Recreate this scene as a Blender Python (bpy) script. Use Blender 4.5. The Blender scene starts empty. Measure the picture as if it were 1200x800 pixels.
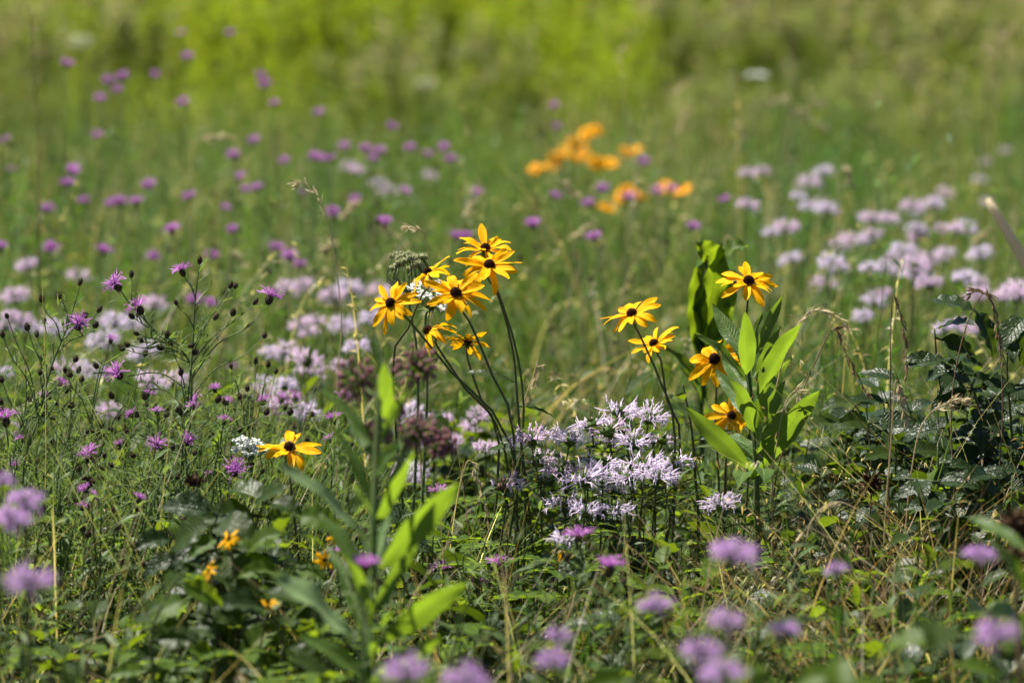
import bpy, math, random
import numpy as np
from mathutils import Vector, Matrix

random.seed(7)
rng = np.random.default_rng(11)
scene = bpy.context.scene
COL = scene.collection
V = Vector
R = math.radians

# ------------------------------------------------------------------ camera
CAM_H, PITCH, LENS, FOCUS = 0.89, R(4.5), 135.0, 4.5
K = 36.0 / LENS / 1200.0
FWD = V((0, math.cos(PITCH), -math.sin(PITCH)))
UPV = V((0, math.sin(PITCH), math.cos(PITCH)))


def P(px, py, d):
    """a photo pixel (1200 x 800) at a depth d in metres -> a point of the meadow"""
    return V((0, 0, CAM_H)) + FWD * d + V((1, 0, 0)) * ((px - 600) * K * d) + UPV * ((400 - py) * K * d)


cam_data = bpy.data.cameras.new('camera')
cam = bpy.data.objects.new('camera', cam_data)
COL.objects.link(cam)
cam.location = (0, 0, CAM_H)
cam.rotation_euler = (math.pi / 2 - PITCH, 0, 0)
cam_data.lens = LENS
cam_data.sensor_width = 36
cam_data.clip_start = 0.05
cam_data.clip_end = 2000
cam_data.dof.use_dof = True
cam_data.dof.focus_distance = FOCUS
cam_data.dof.aperture_fstop = 5.0
scene.camera = cam

# ------------------------------------------------------------------ light
SUN_EL, SUN_AZ = R(60), math.atan2(-0.74, 0.52)      # behind the flowers, to the left
sv = V((math.sin(SUN_AZ) * math.cos(SUN_EL), math.cos(SUN_AZ) * math.cos(SUN_EL), math.sin(SUN_EL)))
sl = bpy.data.lights.new('sun', 'SUN')
sl.energy = 5.0
sl.angle = R(0.53)
sl.color = (1.0, 0.95, 0.87)
so = bpy.data.objects.new('sun', sl)
COL.objects.link(so)
so.location = sv * 30
so.rotation_euler = (-sv).to_track_quat('-Z', 'Y').to_euler()
w = bpy.data.worlds.new('World')
scene.world = w
w.use_nodes = True
wn = w.node_tree
sky = wn.nodes.new('ShaderNodeTexSky')
sky.sky_type = 'NISHITA'
sky.sun_disc = False
sky.air_density = 0.55
sky.dust_density = 0.3
sky.sun_elevation = SUN_EL
sky.sun_rotation = SUN_AZ
bg = wn.nodes['Background']
bg.inputs[1].default_value = 0.05
wn.links.new(sky.outputs[0], bg.inputs[0])
scene.view_settings.view_transform = 'Standard'
scene.view_settings.look = 'None'
scene.view_settings.exposure = 1.62
scene.view_settings.gamma = 1
scene.cycles.use_denoising = True
scene.cycles.max_bounces = 7
scene.cycles.diffuse_bounces = 2
scene.cycles.glossy_bounces = 2
scene.cycles.transmission_bounces = 5
scene.cycles.sample_clamp_indirect = 6
scene.render.use_persistent_data = False


# ------------------------------------------------------------------ materials
def nd(nt, t, **kw):
    n = nt.nodes.new(t)
    for k, v in kw.items():
        setattr(n, k, v)
    return n


def math_node(nt, op, a, b=None, c=None, clamp=False):
    n = nd(nt, 'ShaderNodeMath', operation=op)
    n.use_clamp = clamp
    for i, x in enumerate((a, b, c)):
        if x is None:
            continue
        if isinstance(x, (int, float)):
            n.inputs[i].default_value = x
        else:
            nt.links.new(x, n.inputs[i])
    return n.outputs[0]


def mix_col(nt, fac, a, b):
    n = nd(nt, 'ShaderNodeMix', data_type='RGBA')
    for i, x in ((0, fac), (6, a), (7, b)):
        if isinstance(x, (int, float)):
            n.inputs[i].default_value = x
        elif isinstance(x, tuple):
            n.inputs[i].default_value = (*x, 1)
        else:
            nt.links.new(x, n.inputs[i])
    return n.outputs[2]


def surf(name, col, col2=None, trans=None, tfac=0.0, rough=0.5, spec=0.4, veins=0.0, vein_col=(0.3, 0.34, 0.12),
         nscale=60.0, bump=0.0, bscale=300.0, attr=None, side_veins=11.0, blotch=None):
    """plant tissue: noisy base colour, optional veins laid along the leaf's own UV, light passing through"""
    m = bpy.data.materials.new(name)
    m.use_nodes = True
    nt = m.node_tree
    nt.nodes.clear()
    L = nt.links.new
    out = nd(nt, 'ShaderNodeOutputMaterial')
    pr = nd(nt, 'ShaderNodeBsdfPrincipled')
    tc = nd(nt, 'ShaderNodeTexCoord')
    oi = nd(nt, 'ShaderNodeObjectInfo')
    nz = nd(nt, 'ShaderNodeTexNoise')
    nz.inputs['Scale'].default_value = nscale
    nz.inputs['Detail'].default_value = 3
    L(tc.outputs['Object'], nz.inputs['Vector'])
    f = math_node(nt, 'MULTIPLY_ADD', nz.outputs[0], 1.6, -0.55)
    f = math_node(nt, 'ADD', f, math_node(nt, 'MULTIPLY_ADD', oi.outputs['Random'], 0.5, -0.25), clamp=True)
    if attr:
        at = nd(nt, 'ShaderNodeAttribute', attribute_name=attr)
        c = at.outputs['Color']
    else:
        c = mix_col(nt, f, tuple(col), tuple(col2 or col))
    if blotch:
        nb = nd(nt, 'ShaderNodeTexNoise')
        nb.inputs['Scale'].default_value = nscale * 0.35
        nb.inputs['Detail'].default_value = 4
        L(tc.outputs['Object'], nb.inputs['Vector'])
        bf = math_node(nt, 'MULTIPLY_ADD', nb.outputs[0], 6.0, -3.9, clamp=True)
        c = mix_col(nt, bf, c, tuple(blotch))
    hgt = None
    vf = None
    if veins > 0:
        sp = nd(nt, 'ShaderNodeSeparateXYZ')
        L(tc.outputs['UV'], sp.inputs[0])
        a = math_node(nt, 'ABSOLUTE', math_node(nt, 'SUBTRACT', sp.outputs[0], 0.5))
        mid = math_node(nt, 'MULTIPLY_ADD', a, -26.0, 1.0, clamp=True)
        ph = math_node(nt, 'SUBTRACT', math_node(nt, 'MULTIPLY', sp.outputs[1], side_veins), math_node(nt, 'MULTIPLY', a, 5.0))
        fr = math_node(nt, 'ABSOLUTE', math_node(nt, 'SUBTRACT', math_node(nt, 'FRACT', ph), 0.5))
        sd = math_node(nt, 'MULTIPLY_ADD', fr, -9.0, 1.0, clamp=True)
        vf = math_node(nt, 'MAXIMUM', mid, math_node(nt, 'MULTIPLY', sd, 0.55))
        c = mix_col(nt, math_node(nt, 'MULTIPLY', vf, veins), c, tuple(vein_col))
        hgt = math_node(nt, 'MULTIPLY', vf, -1.0)
    L(c, pr.inputs['Base Color'])
    pr.inputs['Roughness'].default_value = rough
    pr.inputs['Specular IOR Level'].default_value = spec * 0.3
    if bump > 0:
        n2 = nd(nt, 'ShaderNodeTexNoise')
        n2.inputs['Scale'].default_value = bscale
        n2.inputs['Detail'].default_value = 2
        L(tc.outputs['Object'], n2.inputs['Vector'])
        h = n2.outputs[0]
        if hgt is not None:
            h = math_node(nt, 'ADD', h, hgt)
        bn = nd(nt, 'ShaderNodeBump')
        bn.inputs['Strength'].default_value = bump
        bn.inputs['Distance'].default_value = 0.002
        L(h, bn.inputs['Height'])
        L(bn.outputs[0], pr.inputs['Normal'])
    if tfac > 0:
        tr = nd(nt, 'ShaderNodeBsdfTranslucent')
        if attr:
            g = nd(nt, 'ShaderNodeMix', data_type='RGBA', blend_type='MULTIPLY')
            g.inputs[0].default_value = 1
            L(c, g.inputs[6])
            g.inputs[7].default_value = (*trans, 1)
            L(g.outputs[2], tr.inputs[0])
        elif vf is not None:
            L(mix_col(nt, math_node(nt, 'MULTIPLY_ADD', vf, 0.6, math_node(nt, 'MULTIPLY_ADD', nz.outputs[0], 0.9, -0.3), clamp=True), tuple(trans), tuple(x * 0.5 for x in trans)), tr.inputs[0])
        else:
            tr.inputs[0].default_value = (*trans, 1)
        mx = nd(nt, 'ShaderNodeMixShader')
        mx.inputs[0].default_value = tfac
        L(pr.outputs[0], mx.inputs[1])
        L(tr.outputs[0], mx.inputs[2])
        L(mx.outputs[0], out.inputs[0])
    else:
        L(pr.outputs[0], out.inputs[0])
    return m


M = {}
M['petal'] = surf('yellow_petal', (0.8, 0.385, 0.002), (0.87, 0.48, 0.004), (0.92, 0.46, 0.003), 0.38, 0.6, 0.12, veins=0.25, vein_col=(0.7, 0.3, 0.003), side_veins=0.0, bump=0.25, bscale=500)
M['petal_far'] = surf('orange_yellow_petal', (0.82, 0.35, 0.002), (0.86, 0.42, 0.003), (0.92, 0.42, 0.003), 0.35, 0.55, 0.2)
M['cone'] = surf('brown_cone', (0.022, 0.008, 0.004), (0.05, 0.02, 0.008), rough=0.8, spec=0.15, nscale=900)
M['pollen'] = surf('pollen_ring', (0.16, 0.07, 0.01), (0.28, 0.13, 0.015), rough=0.8, spec=0.1, nscale=600)
M['stem'] = surf('green_stem', (0.055, 0.09, 0.022), (0.09, 0.075, 0.035), rough=0.55, spec=0.3, nscale=30, bump=0.3, bscale=900)
M['stem_dark'] = surf('dark_stem', (0.065, 0.085, 0.028), (0.09, 0.07, 0.04), rough=0.6, spec=0.3, nscale=30)
M['stem_pale'] = surf('grey_green_stem', (0.09, 0.13, 0.045), (0.12, 0.145, 0.055), rough=0.6, spec=0.3, nscale=40)
M['leaf'] = surf('green_leaf', (0.02, 0.038, 0.007), (0.034, 0.056, 0.01), (0.16, 0.23, 0.007), 0.4, 0.38, 0.3, veins=0.4, vein_col=(0.13, 0.17, 0.06), bump=0.3, bscale=260)
M['leaf_milk'] = surf('milkweed_leaf', (0.05, 0.1, 0.022), (0.07, 0.12, 0.026), (0.24, 0.37, 0.018), 0.42, 0.42, 0.4, veins=0.75, vein_col=(0.27, 0.33, 0.13), bump=0.5, bscale=200, nscale=35, side_veins=14)
M['leaf_sheen'] = surf('pale_sheen_leaf', (0.17, 0.25, 0.1), (0.21, 0.28, 0.13), (0.26, 0.36, 0.06), 0.3, 0.5, 0.6, veins=0.6, vein_col=(0.26, 0.32, 0.18), bump=0.4, bscale=200, nscale=35, side_veins=12)  # pale leaf, lightened further to paint in the light its upper side reflects
M['leaf_gloss'] = surf('dark_glossy_leaf', (0.013, 0.028, 0.007), (0.022, 0.042, 0.009), (0.11, 0.18, 0.006), 0.26, 0.38, 0.5, veins=0.25, vein_col=(0.06, 0.09, 0.03), bump=0.7, bscale=240, side_veins=9)
M['leaf_lime'] = surf('lime_leaf', (0.045, 0.085, 0.009), (0.07, 0.11, 0.014), (0.25, 0.36, 0.01), 0.45, 0.5, 0.3, veins=0.3, vein_col=(0.2, 0.26, 0.08))
M['leaf_grey'] = surf('grey_green_leaf', (0.07, 0.11, 0.038), (0.1, 0.135, 0.05), (0.19, 0.28, 0.045), 0.36, 0.5, 0.35)
M['bract'] = surf('green_bract', (0.06, 0.105, 0.025), (0.09, 0.135, 0.035), (0.24, 0.34, 0.025), 0.35, 0.55, 0.3)
M['monarda'] = surf('pale_lavender_floret', (0.77, 0.66, 0.78), (0.84, 0.76, 0.85), (0.8, 0.72, 0.85), 0.45, 0.6, 0.2, nscale=120)
M['monarda_pink'] = surf('pink_lavender_floret', (0.78, 0.61, 0.74), (0.85, 0.71, 0.81), (0.8, 0.66, 0.8), 0.45, 0.6, 0.2, nscale=120)
M['monarda_fore'] = surf('mauve_floret', (0.56, 0.34, 0.62), (0.68, 0.48, 0.72), (0.7, 0.46, 0.76), 0.3, 0.6, 0.2, nscale=120)
M['knap'] = surf('purple_floret', (0.56, 0.24, 0.58), (0.68, 0.38, 0.68), (0.75, 0.4, 0.76), 0.48, 0.6, 0.2, nscale=200)
M['knap_bud'] = surf('brown_bud_scale', (0.035, 0.028, 0.018), (0.085, 0.075, 0.04), rough=0.7, spec=0.25, nscale=700, bump=0.5, bscale=900)
M['milk_bud'] = surf('dusky_pink_bud', (0.2, 0.08, 0.1), (0.32, 0.19, 0.16), (0.3, 0.14, 0.15), 0.15, 0.6, 0.3, nscale=150)
M['white'] = surf('white_floret', (0.74, 0.76, 0.68), (0.82, 0.82, 0.78), (0.8, 0.82, 0.74), 0.3, 0.6, 0.2)
M['nest'] = surf('pale_green_umbel', (0.34, 0.36, 0.18), (0.45, 0.44, 0.27), (0.5, 0.5, 0.25), 0.3, 0.6, 0.2)
M['straw'] = surf('straw', (0.42, 0.34, 0.19), (0.56, 0.48, 0.31), (0.6, 0.5, 0.3), 0.38, 0.5, 0.35, nscale=80)
M['dead'] = surf('withered_head', (0.035, 0.018, 0.01), (0.11, 0.06, 0.03), rough=0.8, spec=0.2, nscale=200)
M['beetle'] = surf('black_shell', (0.008, 0.008, 0.009), (0.012, 0.01, 0.01), rough=0.25, spec=1.5)
M['stalk'] = surf('bleached_stalk', (0.56, 0.46, 0.32), (0.7, 0.6, 0.44), (0.7, 0.6, 0.42), 0.4, 0.5, 0.3)
M['straw_dark'] = surf('brown_straw', (0.16, 0.11, 0.06), (0.24, 0.17, 0.09), (0.25, 0.17, 0.08), 0.2, 0.55, 0.3, nscale=80)
M['seed'] = surf('dry_seed_head', (0.12, 0.075, 0.045), (0.2, 0.13, 0.07), rough=0.8, spec=0.2, nscale=300)
M['grass'] = surf('mixed_grass', (0, 0, 0), attr='Col', trans=(2.2, 2.3, 1.0), tfac=0.34, rough=0.45, spec=0.12)
M['herb'] = surf('tall_herb_leaf', (0, 0, 0), attr='Col', trans=(2.2, 2.3, 1.0), tfac=0.45, rough=0.55, spec=0.25)

# soil with thatch
g = bpy.data.materials.new('thatchy_soil')
g.use_nodes = True
nt = g.node_tree
tc = nd(nt, 'ShaderNodeTexCoord')
n1 = nd(nt, 'ShaderNodeTexNoise')
n1.inputs['Scale'].default_value = 3.0
n1.inputs['Detail'].default_value = 8
n2 = nd(nt, 'ShaderNodeTexNoise')
n2.inputs['Scale'].default_value = 90.0
n2.inputs['Detail'].default_value = 4
nt.links.new(tc.outputs['Object'], n1.inputs['Vector'])
nt.links.new(tc.outputs['Object'], n2.inputs['Vector'])
c1 = mix_col(nt, math_node(nt, 'MULTIPLY_ADD', n1.outputs[0], 2.2, -0.6, clamp=True), (0.022, 0.022, 0.01), (0.03, 0.036, 0.012))
c2 = mix_col(nt, math_node(nt, 'MULTIPLY_ADD', n2.outputs[0], 3.5, -1.5, clamp=True), c1, (0.09, 0.07, 0.04))
b = nt.nodes['Principled BSDF']
nt.links.new(c2, b.inputs['Base Color'])
b.inputs['Roughness'].default_value = 0.95
bp = nd(nt, 'ShaderNodeBump')
bp.inputs['Strength'].default_value = 0.8
bp.inputs['Distance'].default_value = 0.02
nt.links.new(n2.outputs[0], bp.inputs['Height'])
nt.links.new(bp.outputs[0], b.inputs['Normal'])
M['soil'] = g


# ------------------------------------------------------------------ mesh helpers
class MB:
    def __init__(s):
        s.v, s.f, s.uv, s.mi = [], [], [], []

    def tube(s, pts, radii, sides=5, mi=0, cap=True):
        n = len(pts)
        if isinstance(radii, (int, float)):
            radii = [radii] * n
        t0 = (pts[1] - pts[0]).normalized()
        ref = V((0, 0, 1)) if abs(t0.z) < 0.8 else V((1, 0, 0))
        a = t0.cross(ref).normalized()
        b0 = len(s.v)
        for i, p in enumerate(pts):
            t = (pts[min(i + 1, n - 1)] - pts[max(i - 1, 0)]).normalized()
            a = (a - t * a.dot(t)).normalized()
            b = t.cross(a)
            for k in range(sides):
                q = 2 * math.pi * k / sides
                s.v.append(p + (a * math.cos(q) + b * math.sin(q)) * radii[i])
                s.uv.append((k / sides, i / (n - 1)))
        for i in range(n - 1):
            for k in range(sides):
                k2 = (k + 1) % sides
                s.f.append((b0 + i * sides + k, b0 + i * sides + k2, b0 + (i + 1) * sides + k2, b0 + (i + 1) * sides + k))
                s.mi.append(mi)
        if cap:
            s.f.append(tuple(b0 + (n - 1) * sides + k for k in range(sides)))
            s.mi.append(mi)

    def leaf(s, base, d, n, L, W, droop=0.3, fold=0.25, prof='ovate', segs=8, cols=4, wave=0.0, twist=0.0, petiole=0.0, mi=0, teeth=0.0, wfreq=3.0):
        d = d.normalized()
        n = n - d * n.dot(d)
        if n.length < 1e-4:
            n = d.orthogonal()
        n.normalize()
        sd = d.cross(n).normalized()
        p = base.copy()
        if petiole > 0:
            q = p + d * petiole
            s.tube([p, q], [W * 0.035 + 0.0004] * 2, 4, mi, False)
            p = q
        b0 = len(s.v)
        step = L / segs
        ph = random.random() * 6
        for i in range(segs + 1):
            t = i / segs
            wd = W * 0.5 * PROF[prof](t)
            if teeth and i % 2:
                wd *= 1 - teeth
            for j in range(cols + 1):
                u = -1 + 2 * j / cols
                off = sd * (u * wd * math.cos(fold)) + n * (abs(u) * wd * math.sin(fold))
                if wave:
                    off += n * (wave * W * abs(u) ** 1.5 * math.sin(t * wfreq * 6.28 + ph + (2.0 if u > 0 else 0)))
                s.v.append(p + off)
                s.uv.append((0.5 + 0.5 * u, t))
            a = droop / segs * (0.5 + t)
            rm = Matrix.Rotation(-a, 3, sd)
            d = (rm @ d).normalized()
            n = (rm @ n).normalized()
            if twist:
                rt = Matrix.Rotation(twist / segs, 3, d)
                n = rt @ n
                sd = rt @ sd
            p = p + d * step
        c1 = cols + 1
        for i in range(segs):
            for j in range(cols):
                s.f.append((b0 + i * c1 + j, b0 + i * c1 + j + 1, b0 + (i + 1) * c1 + j + 1, b0 + (i + 1) * c1 + j))
                s.mi.append(mi)
        return p

    def leaf_to(s, A, B, W, n, arch=0.15, **kw):
        """leaf whose base is A and whose tip is near B"""
        ch = B - A
        L = ch.length * (1 + arch * arch * 0.4)
        n2 = (n - ch * (n.dot(ch) / ch.length_squared)).normalized()
        droop = arch * 2.2
        sd = ch.normalized().cross(n2)
        d = Matrix.Rotation(droop * 0.42, 3, sd) @ ch.normalized()
        s.leaf(A, d, Matrix.Rotation(droop * 0.42, 3, sd) @ n2, L, W, droop=droop, **kw)

    def blob(s, c, r, rz, nu=8, nv=6, ax=None, mi=0, spike=0.0):
        q = V((0, 0, 1)).rotation_difference((ax or V((0, 0, 1))).normalized())
        b0 = len(s.v)
        for i in range(nv + 1):
            th = math.pi * i / nv
            for k in range(nu):
                a = 2 * math.pi * (k + 0.5 * (i % 2)) / nu
                e = 1 + (spike * random.uniform(-1, 1))
                s.v.append(c + q @ V((r * math.sin(th) * math.cos(a) * e, r * math.sin(th) * math.sin(a) * e, rz * math.cos(th) * e)))
                s.uv.append((k / nu, i / nv))
        for i in range(nv):
            for k in range(nu):
                k2 = (k + 1) % nu
                s.f.append((b0 + i * nu + k, b0 + (i + 1) * nu + k, b0 + (i + 1) * nu + k2, b0 + i * nu + k2))
                s.mi.append(mi)

    def mesh(s, name, mats, origin=V((0, 0, 0))):
        me = bpy.data.meshes.new(name)
        me.from_pydata([tuple(x - origin) for x in s.v], [], s.f)
        for m in (mats if isinstance(mats, (list, tuple)) else [mats]):
            me.materials.append(m)
        li = np.empty(len(me.loops), dtype=np.int32)
        me.loops.foreach_get('vertex_index', li)
        uvl = me.uv_layers.new(name='UVMap')
        uvl.data.foreach_set('uv', np.array(s.uv, dtype=np.float32)[li].ravel())
        me.polygons.foreach_set('use_smooth', np.ones(len(s.f), dtype=bool))
        if any(s.mi):
            me.polygons.foreach_set('material_index', np.array(s.mi, dtype=np.int32))
        me.update()
        return me


PROF = {
    'ovate': lambda t: max(0.02, math.sin(math.pi * min(1, t) ** 0.7) ** 0.9) if t < 1 else 0.0,
    'oblong': lambda t: max(0.1 if t < 0.5 else 0.0, math.sin(math.pi * t ** 0.92) ** 0.8),
    'lance': lambda t: max(0.06 if t < 0.5 else 0.0, math.sin(math.pi * t ** 0.75)),
    'petal': lambda t: (0.42 + 0.58 * math.sin(min(1, t / 0.62) * math.pi / 2)) if t < 0.62 else max(0.22, math.cos((t - 0.62) / 0.38 * 1.36)),
    'strap': lambda t: 1 - 0.95 * t ** 2.2,
    'dock': lambda t: max(0.1 if t < 0.5 else 0.0, math.sin(math.pi * t ** 0.8) ** 0.7),
}


def ob(name, data, parent=None, loc=None, rot=None, scale=1.0):
    o = bpy.data.objects.new(name, data)
    COL.objects.link(o)
    if parent is not None:
        o.parent = parent
    if loc is not None:
        o.location = loc
    if rot is not None:
        o.rotation_mode = 'QUATERNION'
        o.rotation_quaternion = rot
    o.scale = (scale,) * 3
    return o


def tag(o, label, cat, group=None, kind=None):
    o['label'] = label
    o['category'] = cat
    if group:
        o['group'] = group
    if kind:
        o['kind'] = kind
    return o


def thing(name, label, cat, loc, group=None):
    return tag(ob(name, None, None, loc), label, cat, group)


def smooth(pts, n=14):
    """Catmull-Rom through the points"""
    q = [pts[0] * 2 - pts[1]] + list(pts) + [pts[-1] * 2 - pts[-2]]
    seg = max(2, n // (len(pts) - 1))
    r = []
    for i in range(1, len(q) - 2):
        for k in range(seg):
            t = k / seg
            a, b, c, d = q[i - 1], q[i], q[i + 1], q[i + 2]
            r.append(0.5 * ((b * 2) + (c - a) * t + (a * 2 - b * 5 + c * 4 - d) * t * t + (b * 3 - a - c * 3 + d) * t ** 3))
    r.append(pts[-1].copy())
    return r


def ground_of(p, spread=0.03):
    return V((p.x + random.uniform(-spread, spread), p.y + random.uniform(-spread, spread), 0.0))


def taper(n, r0, r1):
    return [r0 + (r1 - r0) * i / (n - 1) for i in range(n)]


def rv(a=1.0):
    return V((random.uniform(-a, a), random.uniform(-a, a), random.uniform(-a, a)))


def axis(x, c, u):
    """a flower's facing from right / towards the camera / up"""
    return V((x, -c, u)).normalized()


def quat_z(ax, spin=None):
    q = V((0, 0, 1)).rotation_difference(ax.normalized())
    from mathutils import Quaternion
    return q @ Quaternion((0, 0, 1), random.uniform(0, 6.28) if spin is None else spin)


# ------------------------------------------------------------------ black eyed susans
def cone_mesh(name, r, h, n=150):
    mb = MB()
    mb.blob(V((0, 0, h * 0.25)), r * 0.86, h * 0.8, 14, 9, mi=0, spike=0.03)
    for i in range(n):                                   # disc florets on a spiral
        t = (i + 0.5) / n
        th = math.acos(1 - 1.25 * t)
        a = i * 2.39996
        dn = V((math.sin(th) * math.cos(a), math.sin(th) * math.sin(a), math.cos(th)))
        p = V((dn.x * r * 0.82, dn.y * r * 0.82, h * 0.25 + dn.z * h * 0.76))
        mb.tube([p, p + dn * r * random.uniform(0.14, 0.24)], [r * 0.075, r * 0.035], 4, mi=2 if .72 < t < .86 else 0)
    for k in range(10):                                  # green sepals under the petals
        a = k * 0.628 + random.uniform(-0.1, 0.1)
        mb.leaf(V((0, 0, -h * 0.25)), V((math.cos(a), math.sin(a), -0.3)), V((0, 0, 1)), r * 1.9, r * 0.55, 0.5, 0.1, 'lance', 4, 2, mi=1)
    return mb.mesh(name, [M['cone'], M['bract'], M['pollen']])


CONES = [cone_mesh('cone', 0.0068, 0.0075) for _ in range(3)]


def petal_mesh(L, W, droop, mat):
    mb = MB()
    mb.leaf(V((0, 0, 0)), V((1, 0, 0)), V((0, 0, 1)), L, W, droop, 0.22, 'petal', 10, 6, wave=random.uniform(0.03, 0.1), twist=random.uniform(-0.6, 0.6), wfreq=1.4)
    return mb.mesh('petal', mat)


def susan(px, py, d, ax, label, way=(), size=1.0, npet=12, group=None, lift=0.15, leaves=2, base=None, mat='petal', miss=0.0, droopy=0.5):
    c = P(px, py, d)
    ax = axis(*ax)
    pts = [c - ax * 0.004, c - ax * 0.012 * size - V((0, 0, .004))]
    pts += [P(x, y, d + dd) for x, y, dd in way]
    last = pts[-1]
    b = base or ground_of(last, 0.07)
    if last.z > 0.1:
        pts.append(V((last.x * 0.4 + b.x * 0.6, last.y * 0.4 + b.y * 0.6, last.z * 0.45)))
    pts.append(b)
    t = thing('black_eyed_susan', label, 'flower', b, group)
    pts = smooth(pts[::-1], 22)
    mb = MB()
    mb.tube(pts, taper(len(pts), 0.0019, 0.0011), 6)
    ob('stem', mb.mesh('stem', M['stem_dark'], b), t)
    for k in range(leaves):
        q = pts[int(len(pts) * (0.3 + 0.42 * k / max(1, leaves - 1) + random.uniform(-0.05, 0.05)))]
        a = random.uniform(0, 6.28)
        mb = MB()
        mb.leaf(q, V((math.cos(a), math.sin(a), 0.75)), V((-math.cos(a) * .6, -math.sin(a) * .6, 1)), random.uniform(0.055, 0.085), random.uniform(0.012, 0.018), 0.9, 0.3, 'lance', 8, 4, wave=0.06)
        ob('leaf', mb.mesh('leaf', M['leaf'], b), t)
    h = ob('flower_head', random.choice(CONES), t, c - b, quat_z(ax), size)
    a0 = random.uniform(0, 6.28)
    npet += 3
    for k in range(npet):
        if random.random() < miss:
            continue
        a = a0 + 6.283 * (k + random.uniform(-0.27, 0.27)) / npet
        el = lift + random.uniform(-0.34, 0.24)
        Lp = random.uniform(0.026, 0.0375) * (random.uniform(.45, .8) if random.random() < .1 else 1)
        pm = petal_mesh(Lp, random.uniform(0.0078, 0.0116), random.uniform(0.05, droopy + .5), M[mat])
        o = ob('petal', pm, h, V((math.cos(a) * 0.0045, math.sin(a) * 0.0045, 0.0002 + 0.0009 * (k % 2))))
        o.rotation_euler = (random.uniform(-0.25, 0.25), -el, a)
    return t


SUS = 'black eyed susans in the sharp central cluster'
S_C = [
    (569, 293, 4.56, (-.12, .35, .9), 'black eyed susan at the top of the central cluster, one petal pointing straight up', [(583, 340, 0), (607, 420, 0), (612, 520, 0)], 1.0, 11, .45),
    (573, 312, 4.49, (.12, .52, .85), 'black eyed susan overlapping just below the topmost bloom of the central cluster', [(583, 345, 0), (601, 410, 0), (609, 500, 0)], 1.05, 13, .22),
    (502, 320, 4.5, (-.45, .12, .86), 'smaller black eyed susan seen edge on beneath the green nest of an umbel', [(495, 345, .02), (478, 385, .02), (460, 440, .03)], .85, 9, .1),
    (459, 356, 4.48, (-.5, .62, .5), 'black eyed susan leaning left at the left end of the central cluster', [(478, 374, .0), (530, 437, 0), (598, 520, .03)], .98, 11, .05),
    (534, 345, 4.43, (.05, .6, .78), 'black eyed susan in front of the white lace umbel, full and wide open', [(549, 375, 0), (577, 440, 0), (602, 510, .02)], 1.08, 15, .15),
    (503, 388, 4.51, (-.65, .0, .5), 'black eyed susan turned sideways in shade with a bare dark cone', [(512, 405, 0), (545, 455, 0), (585, 520, .03)], .9, 7, -.5),
    (548, 401, 4.62, (.1, -.5, .85), 'lowest bloom of the central cluster, seen from behind with no cone showing', [(551, 430, 0), (565, 470, 0), (592, 530, .03)], .85, 9, .1),
]
for x, y, d, a, l, wy, s, n, lf in S_C:
    susan(x, y, d, a, l, wy, s, n, SUS, lf, 1)
S_R = 'black eyed susans around the lone milkweed'
for x, y, d, a, l, wy, s, n, lf in [
    (741, 369, 4.48, (-.32, .3, .9), 'black eyed susan with long petals, tilted left on a bare stem right of the centre', [(750, 393, 0), (775, 450, 0), (791, 515, 0)], 1.0, 10, .2),
    (767, 404, 4.52, (-.4, .3, .85), 'black eyed susan just under another one on the bare stem left of the milkweed', [(775, 425, 0), (782, 470, 0), (797, 530, 0)], .9, 10, .3),
    (877, 331, 4.5, (.06, .5, .86), 'wide flat black eyed susan rising above the top of the milkweed leaves', [(876, 355, .02), (872, 420, .06), (879, 530, .06)], 1.06, 11, .12),
    (838, 421, 4.6, (-.25, .75, .35), 'drooping black eyed susan half hidden behind a milkweed leaf', [(840, 445, .03), (838, 500, .03), (842, 560, .03)], 1.1, 11, -.15),
    (857, 487, 4.56, (.08, .85, .35), 'small black eyed susan peeping out low between the milkweed leaves', [(858, 508, .02), (850, 550, .02)], .85, 10, -.1)]:
    susan(x, y, d, a, l, wy, s, n, S_R, lf, 1)
susan(339, 526, 4.32, (0.03, .4, .9), 'lone bright black eyed susan at the left, above the dark leafy weed', [(340, 560, 0)], 1.05, 11, None, .1, 1)
for x, y, d, a, l, s in [
    (268, 632, 3.83, (-.3, .4, .6), 'yellow bloom tucked under the dark leaves of the left leafy weed', .8),
    (392, 627, 4.0, (.3, .5, .6), 'yellow bloom low behind the left leaf of the blurred milkweed', .75),
    (380, 656, 3.95, (.4, .6, .3), 'ragged yellow bloom near the ground beside the blurred milkweed', .8),
    (314, 706, 3.78, (.1, .3, .8), 'small yellow bloom low down above the pale broad leaf', .7),
    (245, 668, 3.8, (-.5, .4, .5), 'half shaded yellow bloom low at the left among dark leaves', .7),
    (655, 660, 4.4, (-.7, .4, .1), 'withering orange bloom hanging in shade beneath the lavender heads', .9)]:
    susan(x, y, d, a, l, (), s * .44, 8, 'low yellow blooms in the undergrowth', .1, 0, miss=0.15)

# distant susans: shared meshes, corolla in one piece
def far_head():
    mb = MB()
    n = 14
    for k in range(n):
        a = 6.283 * (k + random.uniform(-.2, .2)) / n
        mb.leaf(V((math.cos(a) * .004, math.sin(a) * .004, 0)), V((math.cos(a), math.sin(a), random.uniform(-.1, .3))), V((0, 0, 1)), random.uniform(.026, .033), .0135, .5, .15, 'petal', 6, 2)
    return mb.mesh('corolla', M['petal_far'])


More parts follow.
